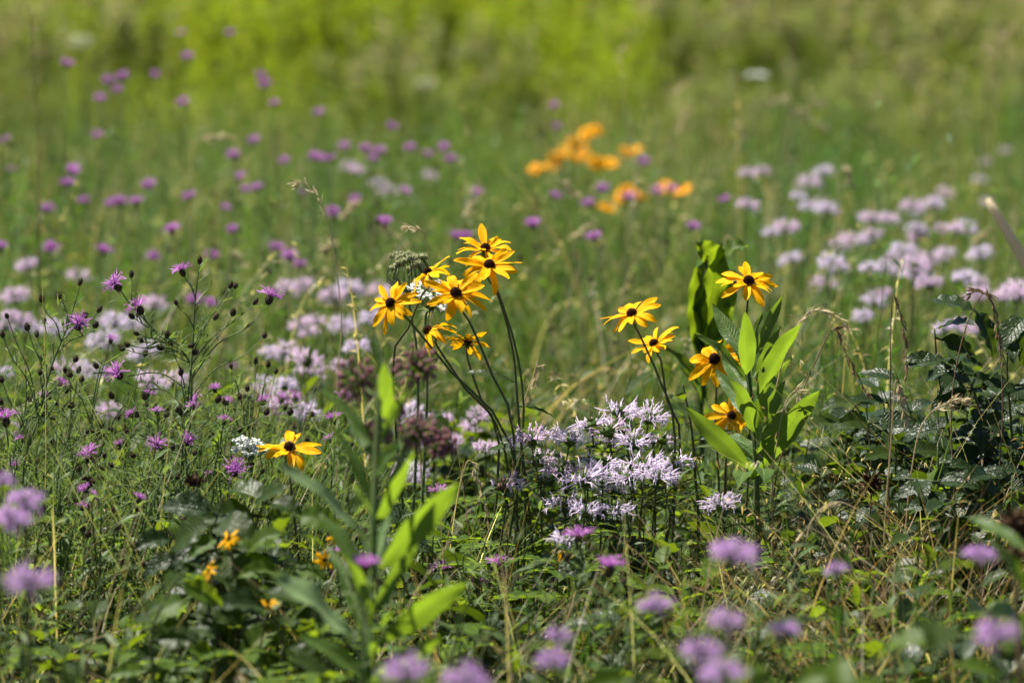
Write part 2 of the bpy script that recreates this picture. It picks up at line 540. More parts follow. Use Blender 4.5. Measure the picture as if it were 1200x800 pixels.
FARH = [far_head() for _ in range(3)]
BGS = [(697, 153, 9.4), (686, 158, 9.6), (673, 168, 9.3), (660, 176, 9.4), (652, 186, 9.3), (671, 184, 9.2), (683, 179, 9.7), (627, 197, 9.0), (646, 195, 9.4), (699, 191, 9.0), (715, 191, 9.1), (734, 178, 9.3), (744, 176, 9.5), (736, 222, 8.6), (750, 229, 8.7), (728, 230, 8.6), (711, 243, 8.2), (777, 218, 8.6), (799, 222, 8.6)]
for x, y, d in BGS:
    c = P(x, y, d)
    ax = axis(random.uniform(-.5, .5), random.uniform(.2, .7), random.uniform(.5, .9))
    b = ground_of(c, .05)
    if y > 205:
        lab = 'blurred orange yellow bloom in the lower scattered row behind the milkweed'
        if x < 720:
            lab = 'lowest single blurred orange bloom of the far yellow patch'
    elif x < 635:
        lab = 'leftmost blurred yellow bloom, alone at the end of the far yellow patch'
    elif x > 730:
        lab = 'blurred yellow bloom at the upper right end of the far patch'
    elif x > 695 and y > 185:
        lab = 'one of two round yellow blooms side by side in the far patch'
    else:
        lab = 'blurred yellow bloom in the dense slanting heap of the far patch'
    t = thing('black_eyed_susan', lab, 'flower', b, 'blurred black eyed susans in the distance')
    mb = MB()
    pts = smooth([b, b.lerp(c, .5) + rv(.02), c - ax * .004], 8)
    mb.tube(pts, taper(len(pts), .0025, .0015), 4)
    ob('stem', mb.mesh('stem', M['stem'], b), t)
    h = ob('flower_head', random.choice(CONES), t, c - b, quat_z(ax), random.uniform(.6, .8))
    ob('corolla', random.choice(FARH), h)


# ------------------------------------------------------------------ wild bergamot
def monarda_head(mat, n=48, gap=0.0, brown=0.0, spread=1.0):
    """gap: share of the circle whose florets have dropped; brown: share of dried calyx teeth"""
    mb = MB()
    mb.blob(V((0, 0, 0)), .0095, .0068, 12, 7, mi=2 if brown > .5 else 1, spike=.12)
    g0 = random.uniform(0, 6.28)
    for i in range(n):
        a = i * 2.39996 + random.uniform(-.3, .3)
        if ((a - g0) % 6.283) < gap * 6.283:
            continue
        el = R(random.choice((random.uniform(-14, 12), random.uniform(-5, 28), random.uniform(15, 62))))
        if brown > .2 and el > R(35):
            continue
        dn = V((math.cos(a) * math.cos(el), math.sin(a) * math.cos(el), math.sin(el)))
        p = V((dn.x * .0085, dn.y * .0085, dn.z * .006))
        L = random.uniform(.012, .023) * spread * (1.1 - .4 * math.sin(el))
        up = V((0, 0, 1))
        p1 = p + dn * L * .45 + up * L * random.uniform(.0, .2)
        fwd = (dn + up * random.uniform(-.35, .35) + rv(.4)).normalized()
        p2 = p1 + fwd * L * .4 + up * .001
        p3 = p2 + (fwd + up * random.uniform(-.5, .8) + rv(.45)).normalized() * L * random.uniform(.25, .5)
        mb.tube([p, p1, p2, p3], [.0004, .0006, .0008, .0002], 4)
        q = p2 - up * .0006                              # lower lip curling down, split in two
        for sgn in (-1, 1):
            sd = fwd.cross(up) * sgn * .5
            mb.leaf(q, (fwd * .7 + sd * random.uniform(.3, 1.2) - up * random.uniform(.1, 1.1)), up, L * random.uniform(.3, .55), .0017, 1.3, .1, 'strap', 3, 2)
    for k in range(34):                                  # calyx teeth
        a = random.uniform(0, 6.28)
        el = random.uniform(-.2, 1.4)
        dn = V((math.cos(a) * math.cos(el), math.sin(a) * math.cos(el), math.sin(el)))
        mb.tube([dn * .006, dn * random.uniform(.0105, .0135)], [.0011, .0006], 4, mi=2 if random.random() < brown else 1)
    return mb.mesh('flower_head', [mat, M['bract'], M['seed']])


def bract_mesh():
    mb = MB()
    for k in range(9):
        a = k * .698 + random.uniform(-.2, .2)
        mb.leaf(V((0, 0, -.006)), V((math.cos(a), math.sin(a), random.uniform(-.2, .15))), V((0, 0, 1)), random.uniform(.012, .02), .0075, .5, .2, 'ovate', 5, 2)
    return mb.mesh('bract', M['bract'])


MH = [monarda_head(M['monarda'], 56), monarda_head(M['monarda'], 50, .12), monarda_head(M['monarda'], 60, .0, .15), monarda_head(M['monarda'], 52, .25, .3), monarda_head(M['monarda_pink'], 56, .1, .1), monarda_head(M['monarda'], 46, .2, .25)]
MHP = [monarda_head(M['monarda_pink'], 48), monarda_head(M['monarda_pink'], 40, .25), monarda_head(M['monarda'], 50), monarda_head(M['monarda_pink'], 36, .35, .3)]
MHF = [monarda_head(M['monarda_fore'], 84, .06), monarda_head(M['monarda_fore'], 74, .12, .1), monarda_head(M['monarda_fore'], 90)]
BR = [bract_mesh() for _ in range(3)]
MHB = [monarda_head(M['monarda_pink'], 80), monarda_head(M['monarda_pink'], 70, .15), monarda_head(M['monarda'], 80)]
MH_SPENT = monarda_head(M['monarda_pink'], 44, .35, .8)


def opp_leaves(t, pts, b, pairs, L, W, mat, start=.3, end=.9, droop=.7, prof='ovate', rise=.35):
    for k in range(pairs):
        f = start + (end - start) * (k + .5) / pairs
        q = pts[min(len(pts) - 2, int(f * (len(pts) - 1)))]
        a = random.uniform(0, 3.14)
        for s in (0, math.pi):
            dv = V((math.cos(a + s), math.sin(a + s), rise))
            mb = MB()
            mb.leaf(q, dv, V((-dv.x * rise, -dv.y * rise, 1)), L * random.uniform(.7, 1.15), W * random.uniform(.8, 1.1), droop, .25, prof, 9, 4, wave=.06, petiole=.006, teeth=.1)
            ob('leaf', mb.mesh('leaf', mat, b), t)


def monarda(px, py, d, label, group, heads, size=1.0, way=(), ax=None, pairs=0, matl='leaf', stem='stem_dark', br=True, name='wild_bergamot'):
    c = P(px, py, d)
    ax = axis(*ax) if ax else axis(random.uniform(-.2, .2), random.uniform(-.1, .3), 1)
    pts = [c - ax * .005, c - ax * .02 - V((0, 0, .006))] + [P(x, y, d + dd) for x, y, dd in way]
    last = pts[-1]
    b = ground_of(last, .05)
    if last.z > .12:
        pts.append(V((last.x * .5 + b.x * .5, last.y * .5 + b.y * .5, last.z * .5)))
    pts.append(b)
    pts = smooth(pts[::-1], 16)
    t = thing(name, label, 'flower', b, group)
    mb = MB()
    mb.tube(pts, taper(len(pts), .0016, .0009), 5)
    ob('stem', mb.mesh('stem', M[stem], b), t)
    h = ob('flower_head', random.choice(heads), t, c - b, quat_z(ax), size)
    if br:
        ob('bract', random.choice(BR), h)
    if pairs:
        opp_leaves(t, pts, b, pairs, .042, .015, M[matl])
    return t


GM = 'pale lavender bergamot heads in the sharp clump'
for x, y, d, l, s, wy in [
    (725, 482, 4.55, 'topmost pale lavender head of the sharp bergamot clump', 1.0, [(731, 505, 0), (742, 570, .02)]),
    (761, 490, 4.53, 'pale lavender head at the upper right of the sharp bergamot clump', 1.0, [(765, 520, 0), (768, 590, 0)]),
    (692, 499, 4.57, 'pale lavender head just below and left of the topmost one', 1.0, [(690, 540, 0)]),
    (712, 505, 4.5, 'pinkish lavender head crowded under the topmost one', 1.1, [(712, 560, 0)]),
    (668, 516, 4.47, 'lavender head with a greenish centre, second from left in the upper row', 1.08, [(672, 545, 0), (676, 620, 0)]),
    (622, 515, 4.46, 'pinkish half spent lavender head at the upper left of the clump', 1.08, [(628, 545, 0), (637, 590, 0), (650, 625, 0)]),
    (590, 569, 4.44, 'ragged half spent head, leftmost of the sharp bergamot clump', 1.0, [(592, 600, 0)]),
    (632, 541, 4.56, 'small lavender head tucked behind the pinkish half spent one', .85, [(634, 570, 0)]),
    (741, 519, 4.5, 'pale head in the middle of the upper clump above the orange specks', 1.08, [(742, 560, 0)]),
    (715, 518, 4.58, 'pale lavender head filling the middle of the clump behind others', 1.0, [(716, 560, 0)]),
    (776, 516, 4.57, 'small pale head at the right edge of the clump near the brown bud', .8, [(778, 560, 0)]),
    (708, 545, 4.45, 'pale head left of the orange specks in the clump', 1.05, [(706, 580, 0)]),
    (683, 562, 4.4, 'bright spidery lavender head at the lower left front of the clump', 1.15, [(690, 600, 0), (693, 660, 0)]),
    (660, 552, 4.47, 'pale lavender head behind the spidery one at lower left', .95, [(664, 590, 0)]),
    (752, 546, 4.44, 'pale head right of the orange specks in the clump', 1.1, [(752, 590, 0)]),
    (790, 543, 4.47, 'rightmost pale lavender head of the sharp clump', 1.1, [(782, 580, 0), (780, 640, 0)]),
    (770, 560, 4.41, 'broad pale head at the lower right front of the clump', 1.1, [(766, 600, 0), (765, 660, 0)]),
    (737, 560, 4.42, 'pale head with drooping florets at the lower middle of the clump', .95, [(735, 600, 0)]),
    (722, 577, 4.5, 'shaded lavender head in the gap below the clump', .9, [(722, 610, 0)]),
    (722, 598, 4.38, 'low lavender head, lowest at the middle of the clump', .95, [(724, 630, 0)]),
    (660, 591, 4.42, 'low lavender head at the lower left under the spidery one', .9, [(664, 620, 0)]),
    (686, 600, 4.36, 'small low lavender head between two others under the clump', .9, [(688, 630, 0)]),
    (846, 593, 4.4, 'solitary spidery pale lavender head below the milkweed', 1.0, [(848, 620, 0)]),
    (664, 634, 4.2, 'pale florets behind the vivid purple knapweed under the clump', .75, [(666, 660, 0)])]:
    hs = [MH_SPENT] if 'spent' in l and 'behind' not in l and 'leftmost' in l else (MHP if 'pink' in l else MH)
    monarda(x, y, d, l, GM, hs, s * random.uniform(.76, .88), wy, pairs=3, ax=(random.uniform(-.22, .22), random.uniform(-.12, .12), 1))

# bergamot out of focus behind, right
rightbg = [(893, 210, 7.8), (881, 211, 7.9), (885, 248, 7.3), (945, 212, 8), (957, 210, 8.2), (940, 238, 7.6), (955, 243, 7.7), (970, 240, 7.6), (897, 282, 7), (921, 272, 7), (924, 305, 6.7), (1000, 282, 7.1), (990, 287, 7), (1015, 282, 7), (1030, 281, 7.1), (1026, 256, 7.4), (1045, 262, 7.4), (1070, 250, 7.6), (1088, 238, 7.9), (1100, 243, 7.8), (1082, 246, 7.8), (1066, 270, 7.1), (1078, 272, 7.1), (1100, 276, 7), (1116, 274, 7), (1132, 272, 7), (1080, 296, 6.8), (1093, 302, 6.6), (1106, 298, 6.7), (1043, 300, 6.8), (1055, 304, 6.7), (1035, 315, 6.5), (975, 318, 6.5), (992, 313, 6.6), (1017, 316, 6.4), (1070, 320, 6.4), (1080, 322, 6.3), (972, 340, 6.2), (1033, 345, 6.2), (1032, 357, 6.1), (1009, 363, 6), (1158, 307, 6.5), (1148, 325, 6.3), (1130, 324, 6.3), (1170, 345, 6.1), (1185, 345, 6.1), (1196, 343, 6.2), (1140, 340, 6.2), (1110, 388, 5.8), (1125, 389, 5.8), (1098, 338, 6.3), (960, 235, 9.5), (1110, 232, 9.5), (1140, 215, 10), (1160, 230, 9.6), (1178, 172, 11.5), (1150, 190, 11)]
for i, (x, y, d) in enumerate(rightbg):
    if x < 930:
        lab = 'blurred pale lilac head in the loose group right above the milkweed'
    elif x < 975 and y < 260:
        lab = 'dim blurred lilac head in the small group left of the big lilac drift'
    elif y > 380:
        lab = 'blurred lilac head peeping just below the topmost glossy leaf at right'
    elif x > 1120 and y > 300:
        lab = 'blurred pale lilac head at the right edge above the glossy leaves'
    elif y < 236:
        lab = 'faint far lilac head behind the big lilac drift'
    elif y > 335:
        lab = 'blurred lilac head at the lower fringe of the big lilac drift'
    else:
        lab = 'blurred pale lilac head in the big drift at the right'
    monarda(x + random.uniform(-9, 9), y + random.uniform(-9, 9), d + random.uniform(-.3, .3), lab, 'blurred lilac bergamot heads at the right', MHB, random.uniform(.55, .92), ax=(random.uniform(-.3, .3), random.uniform(-.1, .3), 1))
leftbg = [(340, 339, 6.4), (352, 338, 6.5), (384, 343, 6.4), (398, 342, 6.5), (412, 344, 6.4), (420, 340, 6.6), (446, 340, 6.4), (452, 344, 6.3), (346, 381, 6), (358, 382, 6), (378, 369, 6.1), (405, 374, 6), (440, 379, 5.9), (356, 431, 5.5), (370, 433, 5.5), (330, 419, 5.6), (312, 420, 5.7), (335, 445, 5.5), (410, 407, 5.7), (402, 428, 5.5), (307, 447, 5.5), (20, 345, 6.3), (30, 317, 6.7), (12, 376, 6), (2, 380, 6), (25, 384, 5.9), (40, 378, 6), (60, 383, 6.1), (135, 385, 6), (122, 395, 5.9), (98, 320, 6.7), (185, 455, 5.4), (200, 455, 5.4), (178, 453, 5.5), (150, 385, 6), (105, 430, 5.6), (75, 430, 5.6), (120, 478, 5.3), (165, 420, 5.6), (190, 366, 6.2),
          (425, 205, 8.6), (438, 210, 8.5), (452, 222, 8.3), (466, 226, 8.2), (410, 203, 8.7), (500, 212, 8.6), (545, 495, 5.2), (550, 515, 5.1), (565, 530, 5), (560, 495, 5.2), (536, 516, 5.1), (490, 560, 4.9), (475, 558, 4.9), (505, 530, 5.1), (520, 500, 5.2), (475, 480, 5.4), (340, 475, 5.3), (320, 468, 5.4), (356, 480, 5.3), (5, 440, 5.5), (15, 500, 5.2)]
for i, (x, y, d) in enumerate(leftbg):
    if y < 240:
        lab = 'far faint lilac head in the upper middle of the meadow'
    elif x > 465 and y > 470:
        lab = 'blurred pink lilac head low between the blurred milkweed and the bergamot clump'
    elif x < 65:
        lab = 'blurred pale lilac head at the left edge behind the knapweed'
    elif x < 215:
        lab = 'blurred pale lilac head seen through the knapweed branches'
    elif y < 350:
        lab = 'blurred pale lilac head in the upper row left of the yellow cluster'
    elif y < 400:
        lab = 'blurred pale lilac head in the second row left of the yellow cluster'
    else:
        lab = 'blurred pale lilac head low between the knapweed and the blurred milkweed'
    monarda(x + random.uniform(-9, 9), y + random.uniform(-9, 9), d + random.uniform(-.25, .25), lab, 'blurred lilac bergamot heads at the left', MHB, random.uniform(.55, .92), ax=(random.uniform(-.3, .3), random.uniform(-.1, .3), 1))
# bergamot in front, strongly blurred
for x, y, d, l, s in [
    (35, 682, 3.1, 'big blurred grey mauve head low at the left edge', 1.1), (30, 588, 3.55, 'mauve head, upper of two at the left edge', .9), (14, 610, 3.5, 'mauve head, lower of two overlapping at the left edge', .95),
    (860, 651, 3.2, 'large blurred magenta mauve head in front of the dry grass', 1.05), (2, 565, 3.6, 'mauve head cut off by the left border', .8),
    (1168, 745, 3.0, 'blurred violet head low at the right in front of dark leaves', .95), (1148, 652, 3.4, 'small blurred mauve head right of the dry grass', .75),
    (822, 765, 2.95, 'blurred mauve head at bottom, left of a cluster of three', .9), (850, 728, 3.1, 'blurred mauve head, highest of the bottom cluster', .8), (848, 792, 2.9, 'blurred violet head at the very bottom of the cluster', .95),
    (770, 710, 3.3, 'blurred mauve head below the vivid knapweed at bottom centre', .8), (920, 740, 3.2, 'small blurred mauve head right of the bottom cluster', .7), (980, 668, 3.5, 'small blurred lilac head against the dry grass', .6),
    (476, 788, 2.95, 'blurred mauve head at the foot of the blurred milkweed', .95), (655, 745, 3.2, 'small blurred mauve head at bottom centre, upper of two', .6), (648, 775, 3.1, 'blurred mauve head at bottom centre, lower of two', .75), (548, 800, 2.9, 'mauve head cut off by the bottom border', .95)]:
    monarda(x, y, d * .97, l, 'blurred mauve bergamot heads in front', MHF, s * .63, pairs=2, matl='leaf_lime', stem='stem')


# ------------------------------------------------------------------ knapweed
def knap_flower(n=42):
    mb = MB()
    for i in range(n):
        a = i * 2.39996
        el = R(random.uniform(8, 80)) if i % 3 else R(random.uniform(-5, 30))
        dn = V((math.cos(a) * math.cos(el), math.sin(a) * math.cos(el), math.sin(el)))
        p = V((dn.x * .0015, dn.y * .0015, .0085))
        L = random.uniform(.008, .0125) * (1.15 - .4 * math.sin(el))
        p1 = p + (dn + V((0, 0, .6))).normalized() * L * .45
        p2 = p1 + (dn + rv(.25)).normalized() * L * .5
        mb.tube([p, p1, p2], [.00035, .0005, .0003], 3)
        for _ in range(2):
            mb.tube([p2 - dn * .001, p2 + (dn + rv(.6)).normalized() * L * .25], [.0004, .0001], 3, cap=False)
    return mb.mesh('florets', M['knap'])


def knap_bud(r, h):
    mb = MB()
    mb.blob(V((0, 0, h)), r, h, 10, 8)
    for i in range(46):                                  # fringed scales
        t = (i + .5) / 46
        th = math.acos(1 - 1.9 * t)
        a = i * 2.39996
        dn = V((math.sin(th) * math.cos(a), math.sin(th) * math.sin(a), math.cos(th)))
        p = V((dn.x * r * .97, dn.y * r * .97, h + dn.z * h * .97))
        mb.leaf(p, (dn * .45 + V((0, 0, 1))), dn, r * .62, r * .42, -.2, 0, 'ovate', 3, 2, mi=i % 2)
    return mb.mesh('bud', [M['knap_bud'], M['seed']])


KF = [knap_flower() for _ in range(3)]
KFB = [knap_flower(90) for _ in range(2)]
KB = [knap_bud(.0032, .0042), knap_bud(.0029, .0045), knap_bud(.0034, .0039)]
KI = [knap_bud(.0038, .0048), knap_bud(.0036, .005)]


def feathery(mb, path, step, L, mi=0, start=0):
    """thin pinnate knapweed leaves along a branch"""
    for i in range(start, len(path) - 1, step):
        q = path[i]
        tg = (path[i + 1] - path[i]).normalized()
        a = tg.orthogonal().normalized()
        a = Matrix.Rotation(random.uniform(0, 6.28), 3, tg) @ a
        dv = (a + tg * random.uniform(.2, .9)).normalized()
        l = L * random.uniform(.5, 1.25)
        mb.leaf(q, dv, tg, l, .0024, random.uniform(-.2, .9), .2, 'lance', 5, 1, mi=mi)
        if random.random() < .6:
            for k in range(random.randint(1, 3)):
                z = q + dv * l * random.uniform(.25, .7)
                mb.leaf(z, (dv + rv(.9)).normalized(), tg, l * .4, .0016, .2, .2, 'lance', 3, 1, mi=mi)


def knapweed(label, base, main, heads, group=None, L=.022, dense=1):
    """main: pixel path of the main stem from top to bottom; heads: (px, py, depth offset, kind, path index it leaves from)"""
    pm = [P(*m) for m in main][::-1]
    b = V((base[0], base[1], 0)) if base else ground_of(pm[0], .03)
    if pm[0].z > .06:
        pm = [b, V((b.x * .4 + pm[0].x * .6, b.y * .4 + pm[0].y * .6, pm[0].z * .55))] + pm
    mp = smooth(pm, 44)
    t = thing('knapweed_plant', label, 'flower', b, group)
    st, fo = MB(), MB()
    st.tube(mp, taper(len(mp), .002, .0007), 5)
    feathery(fo, mp, 1, L * 1.4, start=len(mp) // 4)
    hs = []
    for px, py, dd, kind, fr in heads:
        c = P(px, py, main[0][2] + dd)
        j = min(len(mp) - 2, max(2, int(fr * len(mp))))
        a = mp[j]
        if (c - mp[-1]).length < .004:
            tg = (mp[-1] - mp[-3]).normalized()
            hs.append((c, tg, kind))
            continue
        t0 = (mp[j + 1] - mp[j - 1]).normalized()
        dist = (c - a).length
        m1 = a + (t0 * .22 + (c - a).normalized() * .85) * dist * .4
        m2 = a.lerp(c, .72) + V((0, 0, -.015 * dist)) + rv(.02) * dist
        br = smooth([a, m1, m2, c], max(9, int(dist / .008)))
        st.tube(br, taper(len(br), .0009, .00045), 4)
        feathery(fo, br, 2, L * .8, start=1)
        hs.append((c, (br[-1] - br[-3]).normalized(), kind))
    ob('stem', st.mesh('stem', M['stem_pale'], b), t)
    ob('foliage', fo.mesh('foliage', M['leaf_grey'], b), t)
    for c, tg, kind in hs:
        tg = (tg + V((0, 0, .35)) + rv(.2)).normalized()
        q = quat_z(tg)
        if kind == 'b':
            ob('bud', random.choice(KB), t, c - b - tg * .004, q, random.uniform(.8, 1.15))
        else:
            s = {'f': 1.0, 'F': 1.25, 'h': .7}[kind]
            h = ob('flower_head', random.choice(KI), t, c - b - tg * .008, q, s)
            ob('florets', random.choice(KF), h)
    return t


KG = 'branching knapweed plants in focus at the left'
knapweed('branching knapweed furthest left, stem rising past one open purple flower to a dark bud', None,
         [(94, 333, 4.5), (80, 380, 4.5), (60, 430, 4.5), (45, 490, 4.5), (27, 560, 4.5)],
         [(94, 331, 0, 'b', 1), (92, 381, -.03, 'F', .8), (49, 351, 0, 'b', .75), (68, 349, .02, 'b', .78), (72, 346, 0, 'b', .82), (52, 376, .02, 'b', .68), (98, 370, 0, 'b', .85), (116, 363, .02, 'b', .76), (112, 381, -.02, 'b', .72), (43, 392, .03, 'b', .62), (32, 384, 0, 'b', .6), (47, 436, -.03, 'b', .55), (49, 420, .03, 'b', .6), (8, 370, .02, 'b', .5), (3, 392, 0, 'b', .5), (2, 445, 0, 'b', .4)], KG)
knapweed('knapweed with two spreading purple flowers near the top and a third lower down', None,
         [(137, 335, 4.48), (160, 365, 4.5), (190, 395, 4.52), (222, 425, 4.54), (222, 500, 4.56), (214, 560, 4.56)],
         [(137, 335, 0, 'F', 1), (163, 362, .02, 'F', .78), (154, 322, .03, 'b', .88), (155, 371, 0, 'b', .72), (160, 391, -.02, 'b', .64), (149, 404, -.02, 'b', .6), (143, 408, .01, 'b', .58), (165, 399, .02, 'b', .66), (113, 429, -.04, 'b', .5), (131, 464, -.04, 'b', .4), (139, 439, -.05, 'F', .46), (228, 413, 0, 'b', .72), (223, 405, 0, 'b', .7), (200, 403, .03, 'b', .62), (188, 408, .03, 'b', .6)], KG)
knapweed('tall upright knapweed with a small purple bloom beside its dark tip', None,
         [(234, 307, 4.52), (229, 350, 4.52), (226, 400, 4.52), (220, 470, 4.5), (212, 556, 4.48)],
         [(234, 306, 0, 'b', 1), (213, 317, 0, 'f', .82), (316, 350, .03, 'F', .55), (299, 354, .02, 'b', .6), (270, 335, .02, 'b', .62), (276, 335, .03, 'b', .64), (273, 367, 0, 'b', .55), (206, 354, 0, 'b', .72), (310, 393, .05, 'b', .5), (252, 372, .05, 'b', .66), (196, 392, -.03, 'b', .5), (212, 437, -.03, 'b', .45)], KG)
knapweed('low knapweed tangle with many brown buds under the tall stems', None,
         [(184, 479, 4.42), (186, 510, 4.42), (192, 560, 4.42)],
         [(184, 480, 0, 'h', 1), (152, 484, .02, 'h', .7), (195, 486, 0, 'b', .85), (209, 480, .02, 'b', .8), (208, 500, -.02, 'b', .75), (160, 486, 0, 'b', .8), (184, 521, -.04, 'f', .6), (220, 517, -.03, 'f', .6), (105, 532, -.1, 'f', .45), (131, 545, -.05, 'b', .5), (148, 505, -.05, 'b', .6), (236, 522, .02, 'b', .6), (120, 548, -.05, 'b', .45)], KG)
knapweed('knapweed with a fat red purple half opened bud above the lone yellow bloom', None,
         [(263, 487, 4.4), (258, 520, 4.4), (250, 570, 4.4)],
         [(263, 490, 0, 'h', 1), (266, 469, .05, 'h', .8), (262, 470, .03, 'b', .75), (270, 537, -.05, 'b', .6), (248, 510, 0, 'b', .7), (275, 553, -.12, 'F', .5), (290, 500, .04, 'b', .7), (312, 483, .05, 'b', .7)], KG)
knapweed('slim knapweed at the left edge with a purple flower near the border', None,
         [(7, 492, 4.45), (12, 540, 4.45), (20, 600, 4.45)],
         [(7, 493, 0, 'F', 1), (2, 480, .04, 'b', .7), (30, 505, .05, 'b', .6), (44, 540, 0, 'b', .5), (60, 520, .05, 'b', .5)], KG)
knapweed('knapweed with little violet knobs behind the left leaf of the blurred milkweed', None,
         [(390, 491, 4.75), (392, 530, 4.75), (388, 580, 4.75)],
         [(390, 491, 0, 'f', 1), (384, 513, 0, 'h', .8), (403, 465, .2, 'f', .75), (365, 486, .1, 'b', .7), (360, 515, 0, 'b', .6), (345, 500, .05, 'b', .6), (412, 520, .1, 'b', .7)], KG)
knapweed('knapweed with tiny purple tufts right behind the lone yellow bloom', None,
         [(308, 470, 5.0), (318, 510, 5.0), (325, 560, 4.95)],
         [(308, 470, 0, 'f', 1), (330, 468, .1, 'f', .8), (346, 467, .15, 'f', .75), (296, 492, 0, 'b', .7), (340, 495, 0, 'b', .6), (322, 487, .1, 'f', .7)], KG)
for x, y, d, l in [(678, 631, 4.0, 'vivid purple knapweed just below the low end of the bergamot clump'), (715, 667, 3.75, 'rounded vivid purple knapweed below and right of its like'),
                   (520, 670, 4.3, 'small purple knapweed right of the blurred milkweed'), (402, 650, 4.2, 'violet knapweed beside the low yellow bloom'), (558, 688, 4.3, 'tiny purple knapweed low in the dry grass at centre'),
                   (428, 667, 3.5, 'blurred violet knapweed in front of the milkweed stem'), (515, 580, 4.7, 'pinkish knapweed at the tip of the blurred milkweed leaf'), (586, 664, 4.35, 'tiny mauve knapweed under the bergamot clump')]:
    knapweed(l, None, [(x, y, d), (x + random.uniform(-6, 6), y + 40, d), (x + random.uniform(-10, 10), y + 90, d)],
             [(x, y, 0, 'F', 1), (x + 16, y + 14, .03, 'b', .7), (x - 13, y + 22, -.02, 'b', .6)], 'single purple knapweeds low in front')

XL = ['wiry knapweed tangle at the far left edge carrying only buds', 'wiry budding knapweed between the two tall knapweed plants', 'wiry budding knapweed right of the tall upright knapweed', 'wiry knapweed with buds low beside the dark leafy weed', 'wiry knapweed with buds behind the mauve heads at the left edge', 'wiry knapweed with buds under the spreading purple flowers', 'wiry budding knapweed low at the left between mauve heads and dark leafy weed', 'wiry budding knapweed crossing the foot of the leftmost tall one', 'wiry budding knapweed just left of the white lace umbel', 'wiry budding knapweed low in front of the upright one', 'wiry budding knapweed farther back between purple flowers']
for l, (x, y, d) in zip(XL, [(30, 430, 4.6), (120, 420, 4.65), (275, 440, 4.7), (165, 545, 4.3), (70, 540, 4.35), (170, 470, 4.6), (110, 600, 4.2), (50, 500, 4.5), (255, 520, 4.5), (215, 480, 4.4), (90, 450, 4.8)]):
    knapweed(l, None, [(x, y, d), (x + random.uniform(-12, 12), y + 50, d), (x + random.uniform(-25, 25), y + 130, d)],
             [(x + random.uniform(-70, 70), y + random.uniform(-25, 70), random.uniform(-.06, .06), random.choice('bbbbbh'), random.uniform(.4, .8)) for _ in range(11)], 'wiry budding knapweed at the left')
bgk = [(213, 40), (270, 40), (219, 68), (77, 77), (145, 90), (138, 106), (117, 116), (181, 88), (126, 95), (215, 121), (303, 90), (310, 100), (323, 122), (374, 133), (115, 158), (299, 165), (273, 182), (334, 188), (367, 184), (377, 186), (387, 187), (283, 208), (224, 231), (100, 236), (130, 239), (138, 238), (160, 238), (262, 244), (78, 217), (175, 217), (203, 270), (273, 270), (119, 295), (83, 202), (287, 222), (303, 221), (323, 291), (85, 200), (393, 251), (388, 246), (404, 172), (427, 175), (445, 179), (436, 186), (457, 148), (480, 173), (521, 173), (530, 186), (498, 182), (472, 225), (451, 262), (533, 277), (418, 235), (351, 227), (649, 124), (651, 148), (649, 230), (624, 263), (697, 279), (755, 190), (770, 224), (737, 233), (786, 222), (704, 222), (545, 277), (246, 300), (180, 300), (54, 245), (60, 290), (340, 300), (352, 310), (8, 165), (12, 200), (0, 290), (690, 240), (560, 225), (228, 352), (245, 355), (275, 430), (810, 265), (850, 235), (870, 330)]
for i, (x, y) in enumerate(bgk):
    if i == len(bgk) - 1:
        continue
    d = 9.5 if y < 60 else 8.4 if y < 150 else 7.4 + (240 - y) * .008 if y < 260 else 6.6
    d += random.uniform(-.4, .4)
    c = P(x, y, d)
    b = ground_of(c, .09)
    if y < 130 and x < 250:
        lab = 'blurred purple knapweed dot high at the upper left'
    elif y < 140 and x < 400:
        lab = 'blurred purple knapweed dot before the lime green band'
    elif x < 165:
        lab = 'blurred purple knapweed dot left of the upper middle, near the tall dry stalk'
    elif x < 345:
        lab = 'blurred purple knapweed dot above the tall upright knapweed'
    elif x < 410:
        lab = 'blurred purple knapweed dot near the pale nodding grass head'
    elif x < 560:
        lab = 'blurred purple knapweed dot high above the central yellow cluster'
    elif y < 150:
        lab = 'dark violet knapweed knob over the far yellow patch'
    else:
        lab = 'blurred purple knapweed dot among or below the far yellow patch'
    t = thing('knapweed_plant', lab, 'flower', b, 'blurred knapweed behind')
    st = MB()
    mp = smooth([b, b.lerp(c, .5) + rv(.03), c], 12)
    st.tube(mp, taper(len(mp), .0025, .0009), 4)
    feathery(st, mp, 1, .035, start=2, mi=1)
    nb = random.randint(1, 3)
    tips = []
    for k in range(nb):
        j = random.randint(6, len(mp) - 3)
        e = mp[j] + V((random.uniform(-.07, .07), random.uniform(-.06, .06), random.uniform(.05, .12)))
        br = smooth([mp[j], mp[j].lerp(e, .5) + V((0, 0, -.01)), e], 6)
        st.tube(br, taper(len(br), .0012, .0007), 3)
        feathery(st, br, 2, .02, mi=1)
        tips.append(e)
    ob('stem', st.mesh('stem', [M['stem_pale'], M['leaf_grey']], b), t)
    h = ob('flower_head', random.choice(KI), t, c - b - V((0, 0, .008)), quat_z(axis(random.uniform(-.4, .4), random.uniform(.2, 1.0), 1)), random.uniform(.95, 1.25))
    ob('florets', random.choice(KFB), h)
    for e in tips:
        ob('bud', random.choice(KB), t, e - b, None, 1.2)


